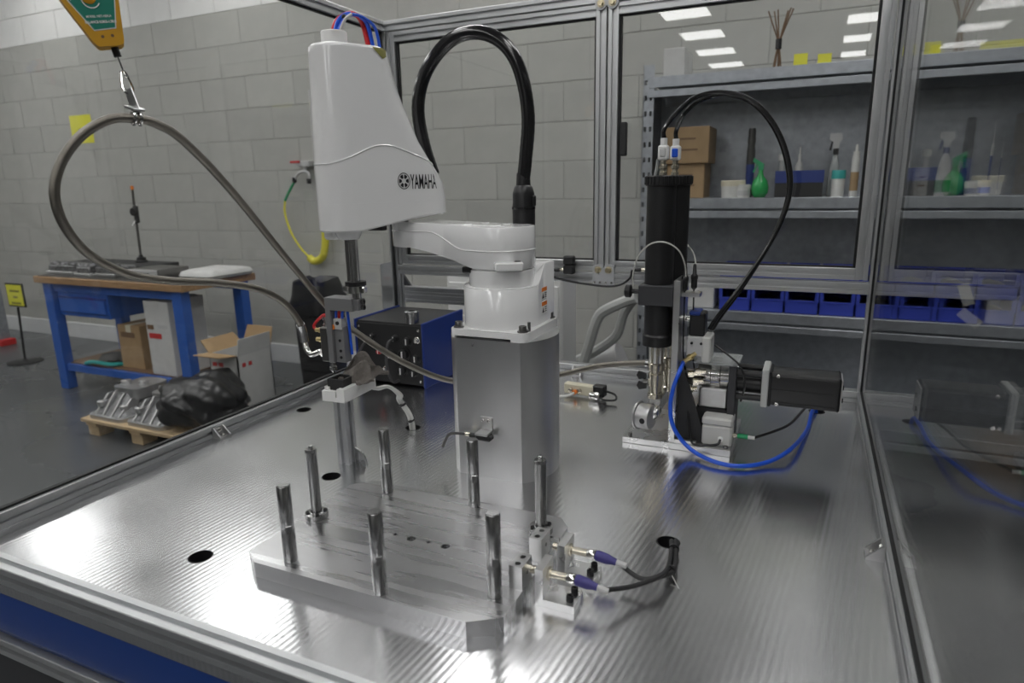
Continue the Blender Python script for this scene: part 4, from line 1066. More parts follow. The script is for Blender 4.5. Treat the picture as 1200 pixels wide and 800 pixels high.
# outlet manifold and round pressure fitting under the front cartridge
MB().bb(cA.x-.012, cA.x+.016, cA.y-.012, cB.y+.012, T+.072, T+.104, .002).build('manifold', 'steel', pmp)
q = at(757, 487, 'y', 1.388)
kf = MB().lathe((q.x-.020, q.y+.002, q.z), [(.030, 0), (.032, .002), (.032, .006), (.0285, .007), (.0285, .032), (.026, .036), (.014, .038), (0, .038)], (1, -.25, 0), n=32).build('pressure_fitting', 'alu_cast', pmp)
MB().lathe(q+Vector((-.001, -.0295, -.002)), [(.0065, 0), (.0065, .003), (0, .003)], (-.25, -1, 0), n=14).build('port', 'black', kf)
MB().tube([q+Vector((.012, .004, 0)), q+Vector((.022, .008, .012)), Vector((cA.x-.002, cA.y+.004, T+.082))], .011, n=12).build('outlet_elbow', 'steel', pmp)
# hose union with black wing taps
ht = atd(768, 428, 1.49)
MB().tube([ht, ht.lerp(Vector((cA.x, cA.y, ht.z)), .5), Vector((cA.x, cA.y, ht.z))], .007, n=10).build('hose_union', 'chrome', pmp)
for v in (440, 452):
    q = at(752, v, 'y', 1.42); 
    MB().prism_dir([(-.006, -.009), (.010, -.005), (.010, .005), (-.008, .010), (-.012, .0)], q, (1, 0, 0), (0, 0, 1), (0, .006, 0)).build('wing_tap', 'black', pmp)
MB().cyl(at(754, 446, 'y', 1.423), Vector((cA.x-.008, cA.y, at(754, 446, 'y', 1.423).z)), .006, n=12).build('tap_stem', 'chrome', pmp)
# drive line: gearbox, side plate, rods, grey flange and motor
my = 1.475; mz = T+.143
gx0, gx1 = at(818, 440, 'y', my).x, at(856, 440, 'y', my).x
MB().lathe((gx0, my, mz+.014), [(.020, 0), (.030, .004), (.030, .030), (.034, .032), (.034, .05), (.028, .052), (.028, gx1-gx0)], (1, 0, 0), n=28).build('coupling_housing', 'chrome', pmp)
MB().bb(gx0+.008, gx1, my-.034, my+.034, mz-.058, mz-.012, .004).build('gear_housing', 'alu_cast', pmp)
MB().bb(gx0-.006, gx1+.02, my-.042, my+.05, mz+.044, mz+.050, .001).build('cover_plate', 'clear', pmp)
MB().bb(gx1, gx1+.016, my-.040, my+.045, T+.014, mz+.044, .001).build('side_plate', 'dark_panel', pmp)
MB().bb(gx0+.004, gx1+.001, my-.036, my+.04, T+.014, mz-.058).build('support_block', 'black_matt', pmp, smooth=0)
fx_ = at(893, 445, 'y', my-.03).x; fx2 = fx_+.014
for dy, dz, r in ((-.028, .028, .007), (.028, .028, .007), (-.028, -.024, .007), (.028, -.024, .007), (0, 0, .022)):
    MB().cyl((gx1+.014, my+dy, mz+dz), (fx_+.002, my+dy, mz+dz), r, n=16).build('drive_rod', 'black', pmp)
MB().bb(fx_, fx2, my-.041, my+.041, mz-.040, mz+.043, .002).build('motor_flange', 'grey_paint', pmp)
MB().bb(fx2, fx2+.006, my-.038, my+.038, mz-.038, mz+.038, .002).build('motor_plate', 'black', pmp)
mx1 = at(988, 455, 'y', my-.036).x
mo = MB(); mo.prism_dir(rrect(-.036, .036, -.036, .036, .008, 3), (fx2+.006, my, mz), (0, 1, 0), (0, 0, 1), (mx1-fx2-.014, 0, 0)); moo = mo.build('motor', 'black', pmp)
MB().bb(mx1-.010, mx1-.003, my-.036, my+.036, mz-.036, mz+.036, .003).build('motor_end_ring', 'black', moo)
MB().bb(mx1-.0035, mx1, my-.032, my+.032, mz-.032, mz+.032, .001).build('motor_end_cap', 'light_grey', moo)
for dz in (-.014, .010): MB().cyl((mx1, my-.01+dz*.5, mz+dz), (mx1+.003, my-.01+dz*.5, mz+dz), .005, n=10).build('end_screw', 'black', moo)
for dz in (-.028, .0, .028):
    MB().bb(fx2+.006, mx1-.012, my-.0375, my-.035, mz+dz-.002, mz+dz+.002).build('cooling_rib', 'black', moo, smooth=0)
for dz in (-.031, .031): screw(MB(), (fx2+.018, my-.036, mz+dz), (0, -1, 0), .004, .003).build('screw', 'chrome', moo)
# valve block with black solenoid above the gearbox
q = at(817, 420, 'y', 1.44)
MB().bb(q.x-.022, q.x+.022, 1.42, 1.47, T+.205, T+.250, .003).build('valve_block', 'light_grey', pmp)
MB().bb(q.x+.012, q.x+.030, 1.415, 1.475, T+.195, T+.252, .003).build('valve_manifold', 'offwhite', pmp)
MB().bb(q.x-.018, q.x+.015, 1.425, 1.465, T+.250, T+.302, .003).build('solenoid', 'black', pmp)
MB().bb(q.x-.019, q.x+.004, 1.423, 1.467, T+.296, T+.305, .002).build('solenoid_cap', 'blue_dark', pmp)
for s in (-.010, .010): MB().cyl((q.x+s, 1.417, T+.236), (q.x+s, 1.421, T+.236), .003, n=10).build('port', 'black', pmp)
bf = MB(); bf.lathe(at(801, 424, 'y', 1.42), [(.0055, 0), (.0055, .012), (.008, .013), (.008, .022), (.0055, .023), (.0055, .034)], (.75, .1, .65), n=12); bf.build('elbow_fitting', 'brass', pmp)
for u, v in ((806, 438), (812, 447), (805, 456), (815, 436)): MB().lathe(at(u, v, 'y', 1.43), [(.009, 0), (.009, .012), (.006, .013), (.006, .022)], (1, .2, .1), n=10).build('brass_fitting', 'nickel', pmp)
MB().bb(ck+.012, gx0+.01, 1.44, 1.47, T+.135, T+.165).build('pump_shaft_block', 'steel_dark', pmp, smooth=0)
MB().bb(ck+.010, q.x-.02, 1.43, 1.46, T+.212, T+.240).build('valve_arm', 'alu', pmp, smooth=0)
MB().cyl((ck+.006, 1.44, T+.285), (q.x-.018, 1.44, T+.285), .006, n=12).build('standoff', 'chrome', pmp)
# white junction box on the base
j0, j1 = at(823, 500, 'y', 1.405).x, at(858, 500, 'y', 1.405).x
jb = MB().bb(j0, j1, 1.40, 1.455, T+.014, T+.060, .004).build('junction_box', 'offwhite', pmp)
MB().bb(j0-.001, j1+.001, 1.399, 1.456, T+.060, T+.078, .004).build('junction_lid', 'offwhite', pmp)
for x in (j0+.006, j1-.006):
    for y in (1.405, 1.45): MB().cyl((x, y, T+.078), (x, y, T+.0786), .003, n=10).build('lid_screw', 'light_grey', pmp)
MB().lathe((j0+.040, 1.400, T+.032), [(.006, 0), (.006, .004), (.004, .005)], (0, -1, 0), n=12).build('cable_gland', 'white_plastic', pmp)
MB().tube([(j0+.040, 1.396, T+.032), (j0+.036, 1.388, T+.024), (j0+.015, 1.384, T+.020), (j0-.02, 1.39, T+.022), (j0-.035, 1.41, T+.10)], .0028, n=8).build('box_cable', 'black', pmp)
MB().lathe((j1, 1.425, T+.035), [(.005, 0), (.005, .010), (.0035, .011)], (1, 0, 0), n=12).build('connector', 'nickel', pmp)
MB().lathe((j1+.010, 1.425, T+.035), [(.0045, 0), (.0055, .003), (.0055, .022)], (1, 0, 0), n=12).build('plug', 'green_hose', pmp)
MB().lathe((j1+.032, 1.425, T+.035), [(.0042, 0), (.0042, .014)], (1, 0, 0), n=12).build('plug_sleeve', 'white_cable', pmp)
HF = holes[5]
tag(MB().tube([(j1+.044, 1.425, T+.035), at(905, 506, 'y', 1.45), at(925, 497, 'y', 1.50), at(940, 482, 'y', 1.58), (HF.x-.012, HF.y-.01, T+.03), (HF.x-.008, HF.y, T-.03)], .003, n=8).build('sensor_cable', 'black'), 'thin black cable from the white junction box down into a worktop hole', 'cable')
MB().tube([at(838, 404, 'y', 1.44), at(856, 418, 'y', 1.43), at(868, 430, 'y', 1.425), at(873, 450, 'y', 1.43), at(868, 470, 'y', 1.45)], .0022, n=8).build('valve_cable', 'black', pmp)
# blue hose
bh = [at(801, 424, 'y', 1.42)]+[at(u, v, 'y', y) for u, v, y in ((796, 436, 1.372), (789, 455, 1.368), (785.5, 478, 1.364), (790, 502, 1.36))]
bh += [at(u, v, 'z', T+z) for u, v, z in ((808, 525, .018), (835, 540, .010), (866, 546, .008), (900, 541, .010), (928, 525, .022))]
bh += [at(946, 503, 'y', 1.60), at(951, 484, 'y', 1.71), Vector((HF.x-.004, HF.y-.006, T+.012)), Vector((HF.x+.002, HF.y, T-.03))]
tag(MB().tube(bh, .0046, n=12, sub=8).build('air_hose', 'blue_tube', smooth=60), 'bright blue air hose curving from the pump down onto the worktop', 'hose')
# ------------------------------------------------------------------ small valve lying behind the pedestal
q = at(688, 466, 'z', T)
vv = thing('pneumatic_valve', 'small pale pneumatic valve with fittings lying on the worktop behind the pedestal', 'valve', (q.x, q.y, T))
MB().box((q.x-.022, q.y+.005, T+.022), (.09, .022, .030), .003, rz=-.1).build('body', 'cream', vv)
MB().box((q.x+.035, q.y+.002, T+.024), (.034, .026, .032), .003, rz=-.1).build('coil', 'black', vv)
MB().lathe((q.x+.012, q.y-.012, T+.013), [(.010, 0), (.012, .004), (.012, .026), (.009, .030)], (1, -.1, 0), n=14).build('muffler', 'chrome', vv)
for dx in (-.045, -.02): MB().lathe((q.x+dx, q.y-.006, T+.020), [(.007, 0), (.007, .006), (.004, .008)], (0, -1, 0), n=12).build('fitting', 'nickel', vv)
MB().lathe((q.x-.032, q.y-.006, T+.016), [(.006, 0), (.006, .012)], (0, -1, 0), n=12).build('fitting', 'orange', vv)
MB().tube([(q.x+.05, q.y, T+.026), (q.x+.08, q.y-.006, T+.020), (q.x+.085, q.y-.02, T+.010), (q.x+.055, q.y-.025, T+.008), (q.x+.04, q.y-.016, T+.012)], .003, n=8).build('lead', 'black', vv)
MB().tube([(q.x-.032, q.y-.018, T+.016), (q.x-.05, q.y-.035, T+.010), (q.x-.10, q.y-.04, T+.006)], .0035, n=8).build('tube', 'white_cable', vv)

# ================================================================== BACKGROUND: WORKBENCH
BY = 2.783
bxl, bxr = at(38, 323, 'y', BY).x, at(212, 336, 'y', BY).x
BZ = .818; BD = .60
bench = thing('workbench', 'blue steel workbench with wooden top and hanging drawer against the block wall', 'workbench', ((bxl+bxr)/2, BY+BD/2, 0))
MB().bb(bxl, bxr, BY, BY+BD, BZ-.045, BZ, .003).build('top', 'wood', bench)
MB().bb(bxl+.02, bxr-.02, BY+.02, BY+BD-.02, BZ, BZ+.004).build('top_mat', 'bench_mat', bench, smooth=0)
lg = .085
for x in (bxl+.09, bxr-.09):
    for y in (BY+.06, BY+BD-.06): MB().bb(x-lg/2, x+lg/2, y-.035, y+.035, 0, BZ-.045, .004).build('leg', 'blue_paint', bench)
for y in (BY+.06, BY+BD-.06):
    MB().bb(bxl+.09, bxr-.09, y-.015, y+.015, BZ-.105, BZ-.045, .002).build('apron', 'blue_paint', bench)
    MB().bb(bxl+.09, bxr-.09, y-.015, y+.015, .135, .185, .002).build('lower_rail', 'blue_paint', bench)
for x in (bxl+.09, bxr-.09): MB().bb(x-.015, x+.015, BY+.06, BY+BD-.06, .135, .185, .002).build('lower_rail', 'blue_paint', bench)
MB().bb(bxl+.10, bxr-.10, BY+.07, BY+BD-.07, .185, .192).build('shelf', 'carton_dark', bench, smooth=0)
d0, d1 = at(66, 345, 'y', BY+.05).x, at(123, 345, 'y', BY+.05).x
zt, zb = BZ-.05, at(100, 372, 'y', BY+.05).z
dc = MB().bb(d0, d1, BY+.06, BY+.50, zb, zt, .003).build('drawer_case', 'blue_paint', bench)
df = MB(); df.bb(d0+.02, d1-.02, BY+.045, BY+.062, zb+.03, zt-.10, .004); dfo = df.build('drawer_front', 'blue_paint', bench)
MB().bb(d0+.01, d1-.01, BY+.05, BY+.064, zt-.10, zt-.088, .001).build('drawer_pull', 'blue_dark', dfo, smooth=0)
# things on the bench
def px_box(u0, u1, y): return at(u0, 330, 'y', y).x, at(u1, 330, 'y', y).x
TZ = BZ+.004
for k, (u0, u1, dy, hh) in enumerate(((56, 86, .10, .085), (88, 106, .07, .085), (110, 134, .10, .085))):
    x0, x1 = px_box(u0, u1, BY+dy)
    cc = thing('engine_casting', ['flat dark alloy engine casting at the bench end above the drawer', 'small bright-edged engine casting between two others on the bench', 'ribbed engine casting beside the granite plate on the bench'][k], 'engine part', ((x0+x1)/2, BY+dy+.1, TZ), 'engine castings on the workbench')
    MB().bb(x0, x1, BY+dy, BY+dy+.2, TZ, TZ+.022, .004).build('flange', 'alu_cast', cc)
    MB().bb(x0+.012, x1-.012, BY+dy+.012, BY+dy+.188, TZ+.020, TZ+hh-.02, .008).build('body', 'casting', cc)
    n_ = 3
    for i in range(n_):
        xx = x0+(x1-x0)*(i+.5)/n_
        MB().lathe((xx, BY+dy+.05, TZ+hh-.025), [(.030, 0), (.034, .01), (.030, .025), (.018, .027), (.016, .012), (0, .012)], n=14).build('port', 'casting', cc)
gp0, gp1 = at(95, 310, 'y', BY+.45).x, at(193, 310, 'y', BY+.45).x
tag(MB().bb(gp0, gp1, BY+.30, BY+.57, TZ, TZ+.055, .004).build('surface_plate', 'black_matt'), 'flat black granite surface plate on the workbench', 'surface plate')
q = at(165, 300, 'y', BY+.48); sz = TZ+.055
hs = thing('height_stand', 'tall thin measuring stand with round dial clamp and orange tip on the black surface plate', 'measuring stand', (q.x, BY+.48, sz))
MB().lathe((q.x, BY+.48, sz), [(.042, 0), (.042, .012), (.030, .016), (.030, .034), (.014, .038), (.014, .05)], n=20).build('base', 'black_matt', hs)
qt = at(155, 222, 'y', BY+.48)
MB().cyl((q.x, BY+.48, sz+.04), (qt.x, BY+.48, qt.z), .009, n=12).build('rod', 'steel_dark', hs)
qm = at(157.5, 248, 'y', BY+.46)
MB().lathe((qm.x+.015, BY+.455, qm.z), [(.028, 0), (.028, .022), (0, .022)], (0, -1, 0), n=18).build('dial_clamp', 'black', hs)
MB().box((qm.x-.005, BY+.475, qm.z-.02), (.028, .03, .12), .006).build('slide', 'black_matt', hs)
MB().cyl((qm.x-.005, BY+.46, qm.z-.06), (qm.x-.012, BY+.44, qm.z-.10), .006, n=8).build('scriber', 'steel', hs)
MB().lathe((qt.x, BY+.48, qt.z), [(.011, 0), (.011, .02), (.006, .026), (0, .026)], n=12).build('tip', 'orange', hs)
x0, x1 = at(150, 315, 'y', BY+.12).x, at(184, 315, 'y', BY+.12).x
ins = thing('bench_instrument', 'flat grey bench instrument with silver front on the workbench', 'instrument', ((x0+x1)/2, BY+.23, TZ))
MB().bb(x0, x1, BY+.12, BY+.36, TZ, TZ+.062, .004).build('case', 'steel_dark', ins)
MB().bb(x0+.004, x1-.004, BY+.113, BY+.122, TZ+.004, TZ+.058, .002).build('front_panel', 'light_grey', ins)
for i in range(4): MB().cyl((x0+.10+i*.032, BY+.113, TZ+.032), (x0+.10+i*.032, BY+.105, TZ+.032), .009, n=10).build('button', 'black', ins)
pk = MB(); x0, x1 = at(231, 318, 'y', BY+.36).x, at(296, 318, 'y', BY+.36).x
rows = []
for z_, ins_ in ((0, .0), (.018, -.012), (.045, .0), (.055, .03)):
    rows.append([(x, y, TZ+z_+.004*math.sin(x*31+y*17)*(z_ > 0)) for x, y in rrect(x0+ins_, min(x1, bxr+.02)-ins_, BY+.22+ins_, BY+.56-ins_, .03, 4)])
tag(pk.loft(rows).build('paper_pack', 'white_box', smooth=50), 'flat white plastic wrapped pack lying on the bench corner', 'package')
# under the bench
def carton(name, label, x0, x1, y0, y1, z0, z1, m_, tape=True, prints=()):
    t_ = thing(name, label, 'box', ((x0+x1)/2, (y0+y1)/2, z0))
    MB().bb(x0, x1, y0, y1, z0, z1, .004).build('carton', m_, t_)
    MB().bb((x0+x1)/2-.025, (x0+x1)/2+.025, y0-.001, y1+.001, z1-.05, z1+.001).build('tape', 'cream' if m_ != 'white_box' else 'offwhite', t_, smooth=0)
    for (fx, fz, w_, h_, pm) in prints:
        MB().bb(x0+(x1-x0)*fx, x0+(x1-x0)*(fx+w_), y0-.0025, y0-.0008, z0+(z1-z0)*fz, z0+(z1-z0)*(fz+h_)).build('printing', pm, t_, smooth=0)
    return t_
yy = BY+.12
carton('cardboard_box', 'closed brown cardboard box on the lower bench shelf under the drawer', at(138, 390, 'y', yy).x, at(159, 390, 'y', yy).x+.04, yy, yy+.32, .192, at(148, 381, 'y', yy).z, 'cardboard', prints=((.15, .72, .6, .12, 'carton_dark'),))
x0w, x1w = at(174, 390, 'y', yy-.04).x, at(202, 390, 'y', yy-.04).x
carton('white_carton', 'tall white carton with red marks on the lower bench shelf between box and blue leg', x0w, x1w, yy-.05, yy+.10, .192, at(186, 353, 'y', yy-.04).z, 'white_box', prints=((.06, .62, .26, .06, 'carton_dark'), (.5, .64, .4, .05, 'light_grey'), (.1, .50, .5, .07, 'print_red')))
yy2 = BY+.22
carton('white_carton', 'second white carton standing behind the blue front leg of the bench', at(224, 390, 'y', yy2).x-.17, at(224, 390, 'y', yy2).x, yy2, yy2+.13, .192, at(236, 350, 'y', yy2).z, 'white_box', prints=((.3, .1, .3, .2, 'light_grey'), (.02, .70, .96, .02, 'light_grey')))
q = at(126, 416, 'y', BY+.14)
tg = thing('tool_pouch', 'dark pouch with a teal strap lying on the lower bench shelf', 'pouch', (q.x, BY+.2, .192))
MB().blob((q.x, BY+.2, .222), (.26, .2, .075), 18, .12, 5).build('pouch', 'rack_dark', tg); MB().tube([(q.x-.14, BY+.07, .20), (q.x-.02, BY+.05, .225), (q.x+.12, BY+.07, .215), (q.x+.15, BY+.14, .205)], .014, n=8).build('strap', 'teal', tg)
# open white box on the floor beside the bench
f0 = at(252, 470, 'y', 2.74).x; f1 = at(281, 470, 'y', 2.74).x; OB = 2.74; OD = .27
ob = thing('open_carton', 'white cardboard carton with raised open flaps on the floor beside the bench', 'box', ((f0+f1)/2+.1, OB+.2, 0))
ox1 = f1+.02; oz = at(262, 416, 'y', OB).z
bo = MB(); th = .008
bo.bb(f0, ox1, OB, OB+th, 0, oz); bo.bb(f0, ox1, OB+OD-th, OB+OD, 0, oz); bo.bb(f0, f0+th, OB, OB+OD, 0, oz); bo.bb(ox1-th, ox1, OB, OB+OD, 0, oz); bo.bb(f0, ox1, OB, OB+OD, 0, .01)
bo.build('carton', 'white_box', ob, smooth=0)
w_ = ox1-f0
MB().prism_dir([(0, 0), (OD, 0), (OD*.96, .10), (OD*.04, .10)], (ox1, OB, oz), (0, 1, 0), (.15, 0, 1), (-.006, 0, 0)).build('flap', 'white_box', ob, smooth=0)
MB().prism_dir([(0, 0), (w_, 0), (w_*.95, .12), (w_*.05, .12)], (f0, OB, oz), (1, 0, 0), (0, -1, .12), (0, 0, .006)).build('flap', 'cardboard', ob, smooth=0)
MB().prism_dir([(0, 0), (w_, 0), (w_*.95, .13), (w_*.05, .13)], (f0, OB+OD, oz), (1, 0, 0), (0, .35, .9), (0, -.006, 0)).build('flap', 'cardboard', ob, smooth=0)
MB().prism_dir([(0, 0), (OD, 0), (OD*.96, .12), (OD*.04, .12)], (f0, OB, oz), (0, 1, 0), (-.6, 0, .6), (.006, 0, 0)).build('flap', 'cardboard', ob, smooth=0)
for fx in (.10, .32): MB().bb(f0+w_*fx, f0+w_*(fx+.16), OB-.0015, OB-.0003, oz-.075, oz-.05).build('printing', 'print_red', ob, smooth=0)
for fy in (.12, .30): MB().bb(ox1+.0003, ox1+.0015, OB+OD*fy, OB+OD*(fy+.10), oz-.075, oz-.05).build('printing', 'print_red', ob, smooth=0)
MB().bb(ox1+.0003, ox1+.0018, OB+.02, OB+OD, oz-.004, oz+.012).build('edge_tape', 'light_grey', ob, smooth=0)
# pallet with castings and a bag
pl0 = at(94, 490, 'z', .10); pl1 = at(215, 507, 'z', .10)
PY = pl0.y; PX0 = pl0.x; PX1 = PX0+.86
pal = thing('pallet', 'low wooden pallet on the floor carrying engine castings', 'pallet', (PX0+.43, PY+.26, 0))
for i in range(4):
    y = PY+i*.14; MB().bb(PX0, PX1, y, y+.11, .082, .102, .002).build('deck_board', 'pallet_wood', pal)
for x in (PX0+.03, PX0+.40, PX1-.11):
    MB().bb(x, x+.09, PY+.01, PY+.53, .062, .082).build('stringer', 'pallet_wood', pal, smooth=0)
    for y in (PY+.02, PY+.23, PY+.43): MB().bb(x, x+.09, y, y+.09, 0, .062).build('pallet_block', 'pallet_wood', pal, smooth=0)
def big_casting(x, label):
    c = thing('gearbox_casting', label, 'engine part', (x+.15, PY+.22, .102), 'castings on the pallet')
    MB().prism(rrect(x, x+.31, PY+.02, PY+.36, .05), .102, .124).build('flange', 'alu_cast', c)
    def sec(z_, k, lean): return [(a, b_+lean, z_) for a, b_ in rrect(x+k, x+.31-k, PY+.03+k*.5, PY+.35-k*.4, .03, 3)]
    MB().loft([sec(.122, .022, 0), sec(.165, .050, .03), (sec(.215, .082, .06)), sec(.255, .095, .09)]).build('body', 'casting', c, smooth=30)
    MB().loft([[(a, b_, z_) for a, b_ in rrect(x+.07, x+.28, PY+.15, PY+.38, .04, 3)] for z_ in (.20, .262)]).build('upper_flange', 'alu_cast', c)
    for a, h_ in ((.05, .10), (.12, .125), (.19, .115), (.25, .09)):
        MB().prism_dir([(0, 0), (.10, 0), (.16, h_), (.10, h_)], (x+a, PY+.035, .123), (0, 1, 0), (0, 0, 1), (.012, 0, 0)).build('rib', 'alu_cast', c, smooth=0)
    for dx, dy, z_ in ((.06, .09, .16), (.24, .10, .15), (.11, .22, .255), (.22, .25, .255)):
        MB().lathe((x+dx, PY+dy, z_), [(.026, 0), (.028, .03), (.014, .034), (.014, .015), (0, .015)], n=12).build('boss', 'alu_cast', c)
big_casting(PX0+.025, 'ribbed grey gearbox casting on the pallet corner away from the black bag')
big_casting(PX0+.35, 'ribbed grey gearbox casting touching the black bag on the pallet')
bgm = MB(); t = bmesh.new(); bmesh.ops.create_icosphere(t, subdivisions=4, radius=.5)
rnd = random.Random(5)
for v in t.verts:
    p = v.co*2; k = 1+.10*math.sin(p.x*5+p.y*3)+.07*math.sin(p.z*9+p.x*6)+.05*math.sin(p.y*13-p.x*4)+.03*math.sin(p.x*21+p.z*17)
    v.co = Vector((p.x*.235*k, p.y*.22*k, max(-.128, p.z*.155*k)))
t.transform(Matrix.Translation((PX0+.78, PY+.235, .230))); bgm.merge(t)
tag(bgm.build('plastic_bag', 'bag_black', smooth=80), 'crumpled black plastic bag draped over the end of the pallet', 'bag')
# sign on a stand
q = at(30, 424, 'z', 0)
sg = thing('sign_stand', 'thin black floor stand holding a yellow framed notice by the wall', 'sign', (q.x, q.y, 0))
MB().lathe((q.x, q.y, 0), [(.13, 0), (.13, .008), (.02, .016), (.012, .03)], n=24).build('foot', 'black', sg)
qt = at(21, 360, 'y', q.y); MB().cyl((q.x, q.y, .01), (qt.x, q.y, qt.z), .009, n=10).build('pole', 'black', sg)
s0 = at(7, 331, 'y', q.y); s1_ = at(32, 360, 'y', q.y)
MB().bb(s0.x, s1_.x, q.y-.012, q.y, s1_.z, s0.z, .002).build('frame', 'black', sg)
sh = MB().bb(s0.x+.012, s1_.x-.012, q.y-.0145, q.y-.012, s1_.z+.012, s0.z-.012).build('notice', 'yellow_paper', sg, smooth=0)
ln = MB()
for k, (a, b_) in enumerate(((.25, .8), (.4, .65), (.25, .8))): ln.bb(s0.x+(s1_.x-s0.x)*a, s0.x+(s1_.x-s0.x)*b_, q.y-.016, q.y-.0145, s0.z-.07-k*.05, s0.z-.055-k*.05)
ln.build('printing', 'olive', sg, smooth=0)
# grey door frame post at the hall's end with red foot
q = at(3, 405, 'z', 0)
gp = thing('barrier_post', 'slim grey upright post with red foot standing by the wall', 'post', (q.x-.06, q.y, 0))
MB().bb(q.x-.10, q.x+.005, q.y, q.y+.08, 0, 1.25, .004).build('upright', 'galvanised', gp); MB().bb(q.x-.12, q.x+.05, q.y-.03, q.y+.10, 0, .06, .006).build('foot', 'print_red', gp)
# notes and air line on the wall
WF = WY-.0085
def wall_note(u0, v0, u1, v1, label):
    a = at(u0, v0, 'y', WF); b_ = at(u1, v1, 'y', WF)
    n_ = MB().bb(a.x, b_.x, WF-.003, WF, b_.z, a.z).build('wall_note', 'yellow_paper', smooth=0); tag(n_, label, 'notice')
    pr = MB()
    for k in range(2): pr.bb(a.x+(b_.x-a.x)*.35, a.x+(b_.x-a.x)*(.85-.2*k), WF-.0036, WF-.003, a.z-(a.z-b_.z)*(.5+.2*k)-.01, a.z-(a.z-b_.z)*(.5+.2*k)+.004)
    pr.build('printing', 'olive', n_, smooth=0)
    p_ = MB(); 
wall_note(81, 136, 111, 167, 'yellow paper notice stuck on the grey block wall behind the hose loop')
av = at(352, 192, 'y', WY-.06)
air = thing('air_outlet', 'wall mounted compressed air outlet with red lever and hose couplings', 'air outlet', (av.x, WY-.05, av.z))
MB().cyl((at(367, 150, 'y', WY-.05).x, WY-.05, av.z+.5), (at(367, 150, 'y', WY-.05).x, WY-.05, av.z-.08), .014, n=12).build('pipe', 'light_grey', air)
MB().bb(av.x-.02, av.x+.09, WY-.075, WY-.008, av.z-.02, av.z+.02, .004).build('valve_body', 'light_grey', air)
MB().bb(at(341, 190, 'y', WY-.07).x, av.x+.01, WY-.085, WY-.07, at(341, 190, 'y', WY-.07).z-.008, at(341, 190, 'y', WY-.07).z+.008, .003).build('lever', 'print_red', air)
pA, pB = at(345, 211, 'y', WY-.06), at(362, 212, 'y', WY-.06)
MB().tube([pA, at(350, 203, 'y', WY-.06), at(358, 201, 'y', WY-.06), at(362, 205, 'y', WY-.06), pB], .011, n=8).build('tee', 'light_grey', air)
for q in (pA, pB): MB().lathe(q+Vector((0, 0, -.02)), [(.013, 0), (.017, .01), (.017, .035), (.01, .04)], n=12).build('coupling', 'black', air)
MB().cyl((av.x+.03, WY-.05, av.z+.01), (av.x+.03, WY-.05, at(358, 202, 'y', WY-.06).z), .012, n=10).build('drop_pipe', 'light_grey', air)
ah = thing('air_line', 'yellow air hose with green end and coiled spring section hanging on the block wall', 'hose', at(365, 300, 'y', WY-.06))
Y_ = WY-.06
MB().tube([pA+Vector((0, 0, -.01)), at(339, 224, 'y', Y_), at(334, 235, 'y', Y_)], .010, n=8).build('green_end', 'green_hose', ah)
MB().tube([at(334, 235, 'y', Y_), at(334, 250, 'y', Y_), at(341, 272, 'y', Y_), at(352, 290, 'y', Y_), at(362, 301, 'y', Y_)], .008, n=8).build('hose', 'yellow_hose', ah)
ctr = smooth_path([at(363, 302, 'y', Y_), at(369, 306, 'y', Y_), at(378, 301, 'y', Y_), at(381, 286, 'y', Y_), at(381, 270, 'y', Y_), at(381, 255, 'y', Y_)], 12)
co = []
for k in range(len(ctr)*6):
    t_ = k/6; i = min(int(t_), len(ctr)-2); c = ctr[i].lerp(ctr[i+1], t_-i if t_-i <= 1 else 1); d = (ctr[i+1]-ctr[i]).normalized(); x_, y_ = basis(d); q = k*2*PI/10
    co.append(c+(x_*math.cos(q)+y_*math.sin(q))*.018)
MB().tube(co, .011, n=6, sub=0).build('coil', 'yellow_hose', ah, smooth=60)
# waste bin
wy_ = 2.95; wl_, wr_ = at(343, 400, 'y', wy_).x, at(380, 400, 'y', wy_).x; wc = (wl_+wr_)/2; ww = (wr_-wl_)
wz = at(370, 362, 'y', wy_).z
wb = thing('waste_bin', 'black ribbed waste bin with black liner bag folded over the rim', 'bin', (wc, wy_+ww/2, 0))
MB().loft([[(x, y, z_) for x, y in rrect(wc-ww/2*k, wc+ww/2*k, wy_+ww/2-ww/2*k, wy_+ww/2+ww/2*k, .05)] for z_, k in ((0, .86), (wz, 1.0))]).build('tub', 'black_matt', wb, smooth=30)
for i in range(9):
    z_ = .1+(wz-.15)*i/8; k = .86+.14*z_/wz+.012
    MB().loft([[(x, y, z_+s) for x, y in rrect(wc-ww/2*k, wc+ww/2*k, wy_+ww/2-ww/2*k, wy_+ww/2+ww/2*k, .05)] for s in (0, .012)]).build('rib', 'black', wb, smooth=30)
zt2 = at(375, 330, 'y', wy_).z
MB().loft([[(x+.01*math.sin(x*40+z_*30), y+.01*math.sin(y*37+z_*22), z_+.012*math.sin(x*27+y*31)) for x, y in rrect(wc-ww/2*k, wc+ww/2*k, wy_+ww/2-ww/2*k, wy_+ww/2+ww/2*k, .06, 8)] for z_, k in ((wz-.05, 1.08), (wz+.01, 1.12), ((wz+zt2)/2, 1.06), (zt2, .97), (zt2-.03, .7), (zt2-.12, .5))]).build('liner_bag', 'bag_black', wb, smooth=60)
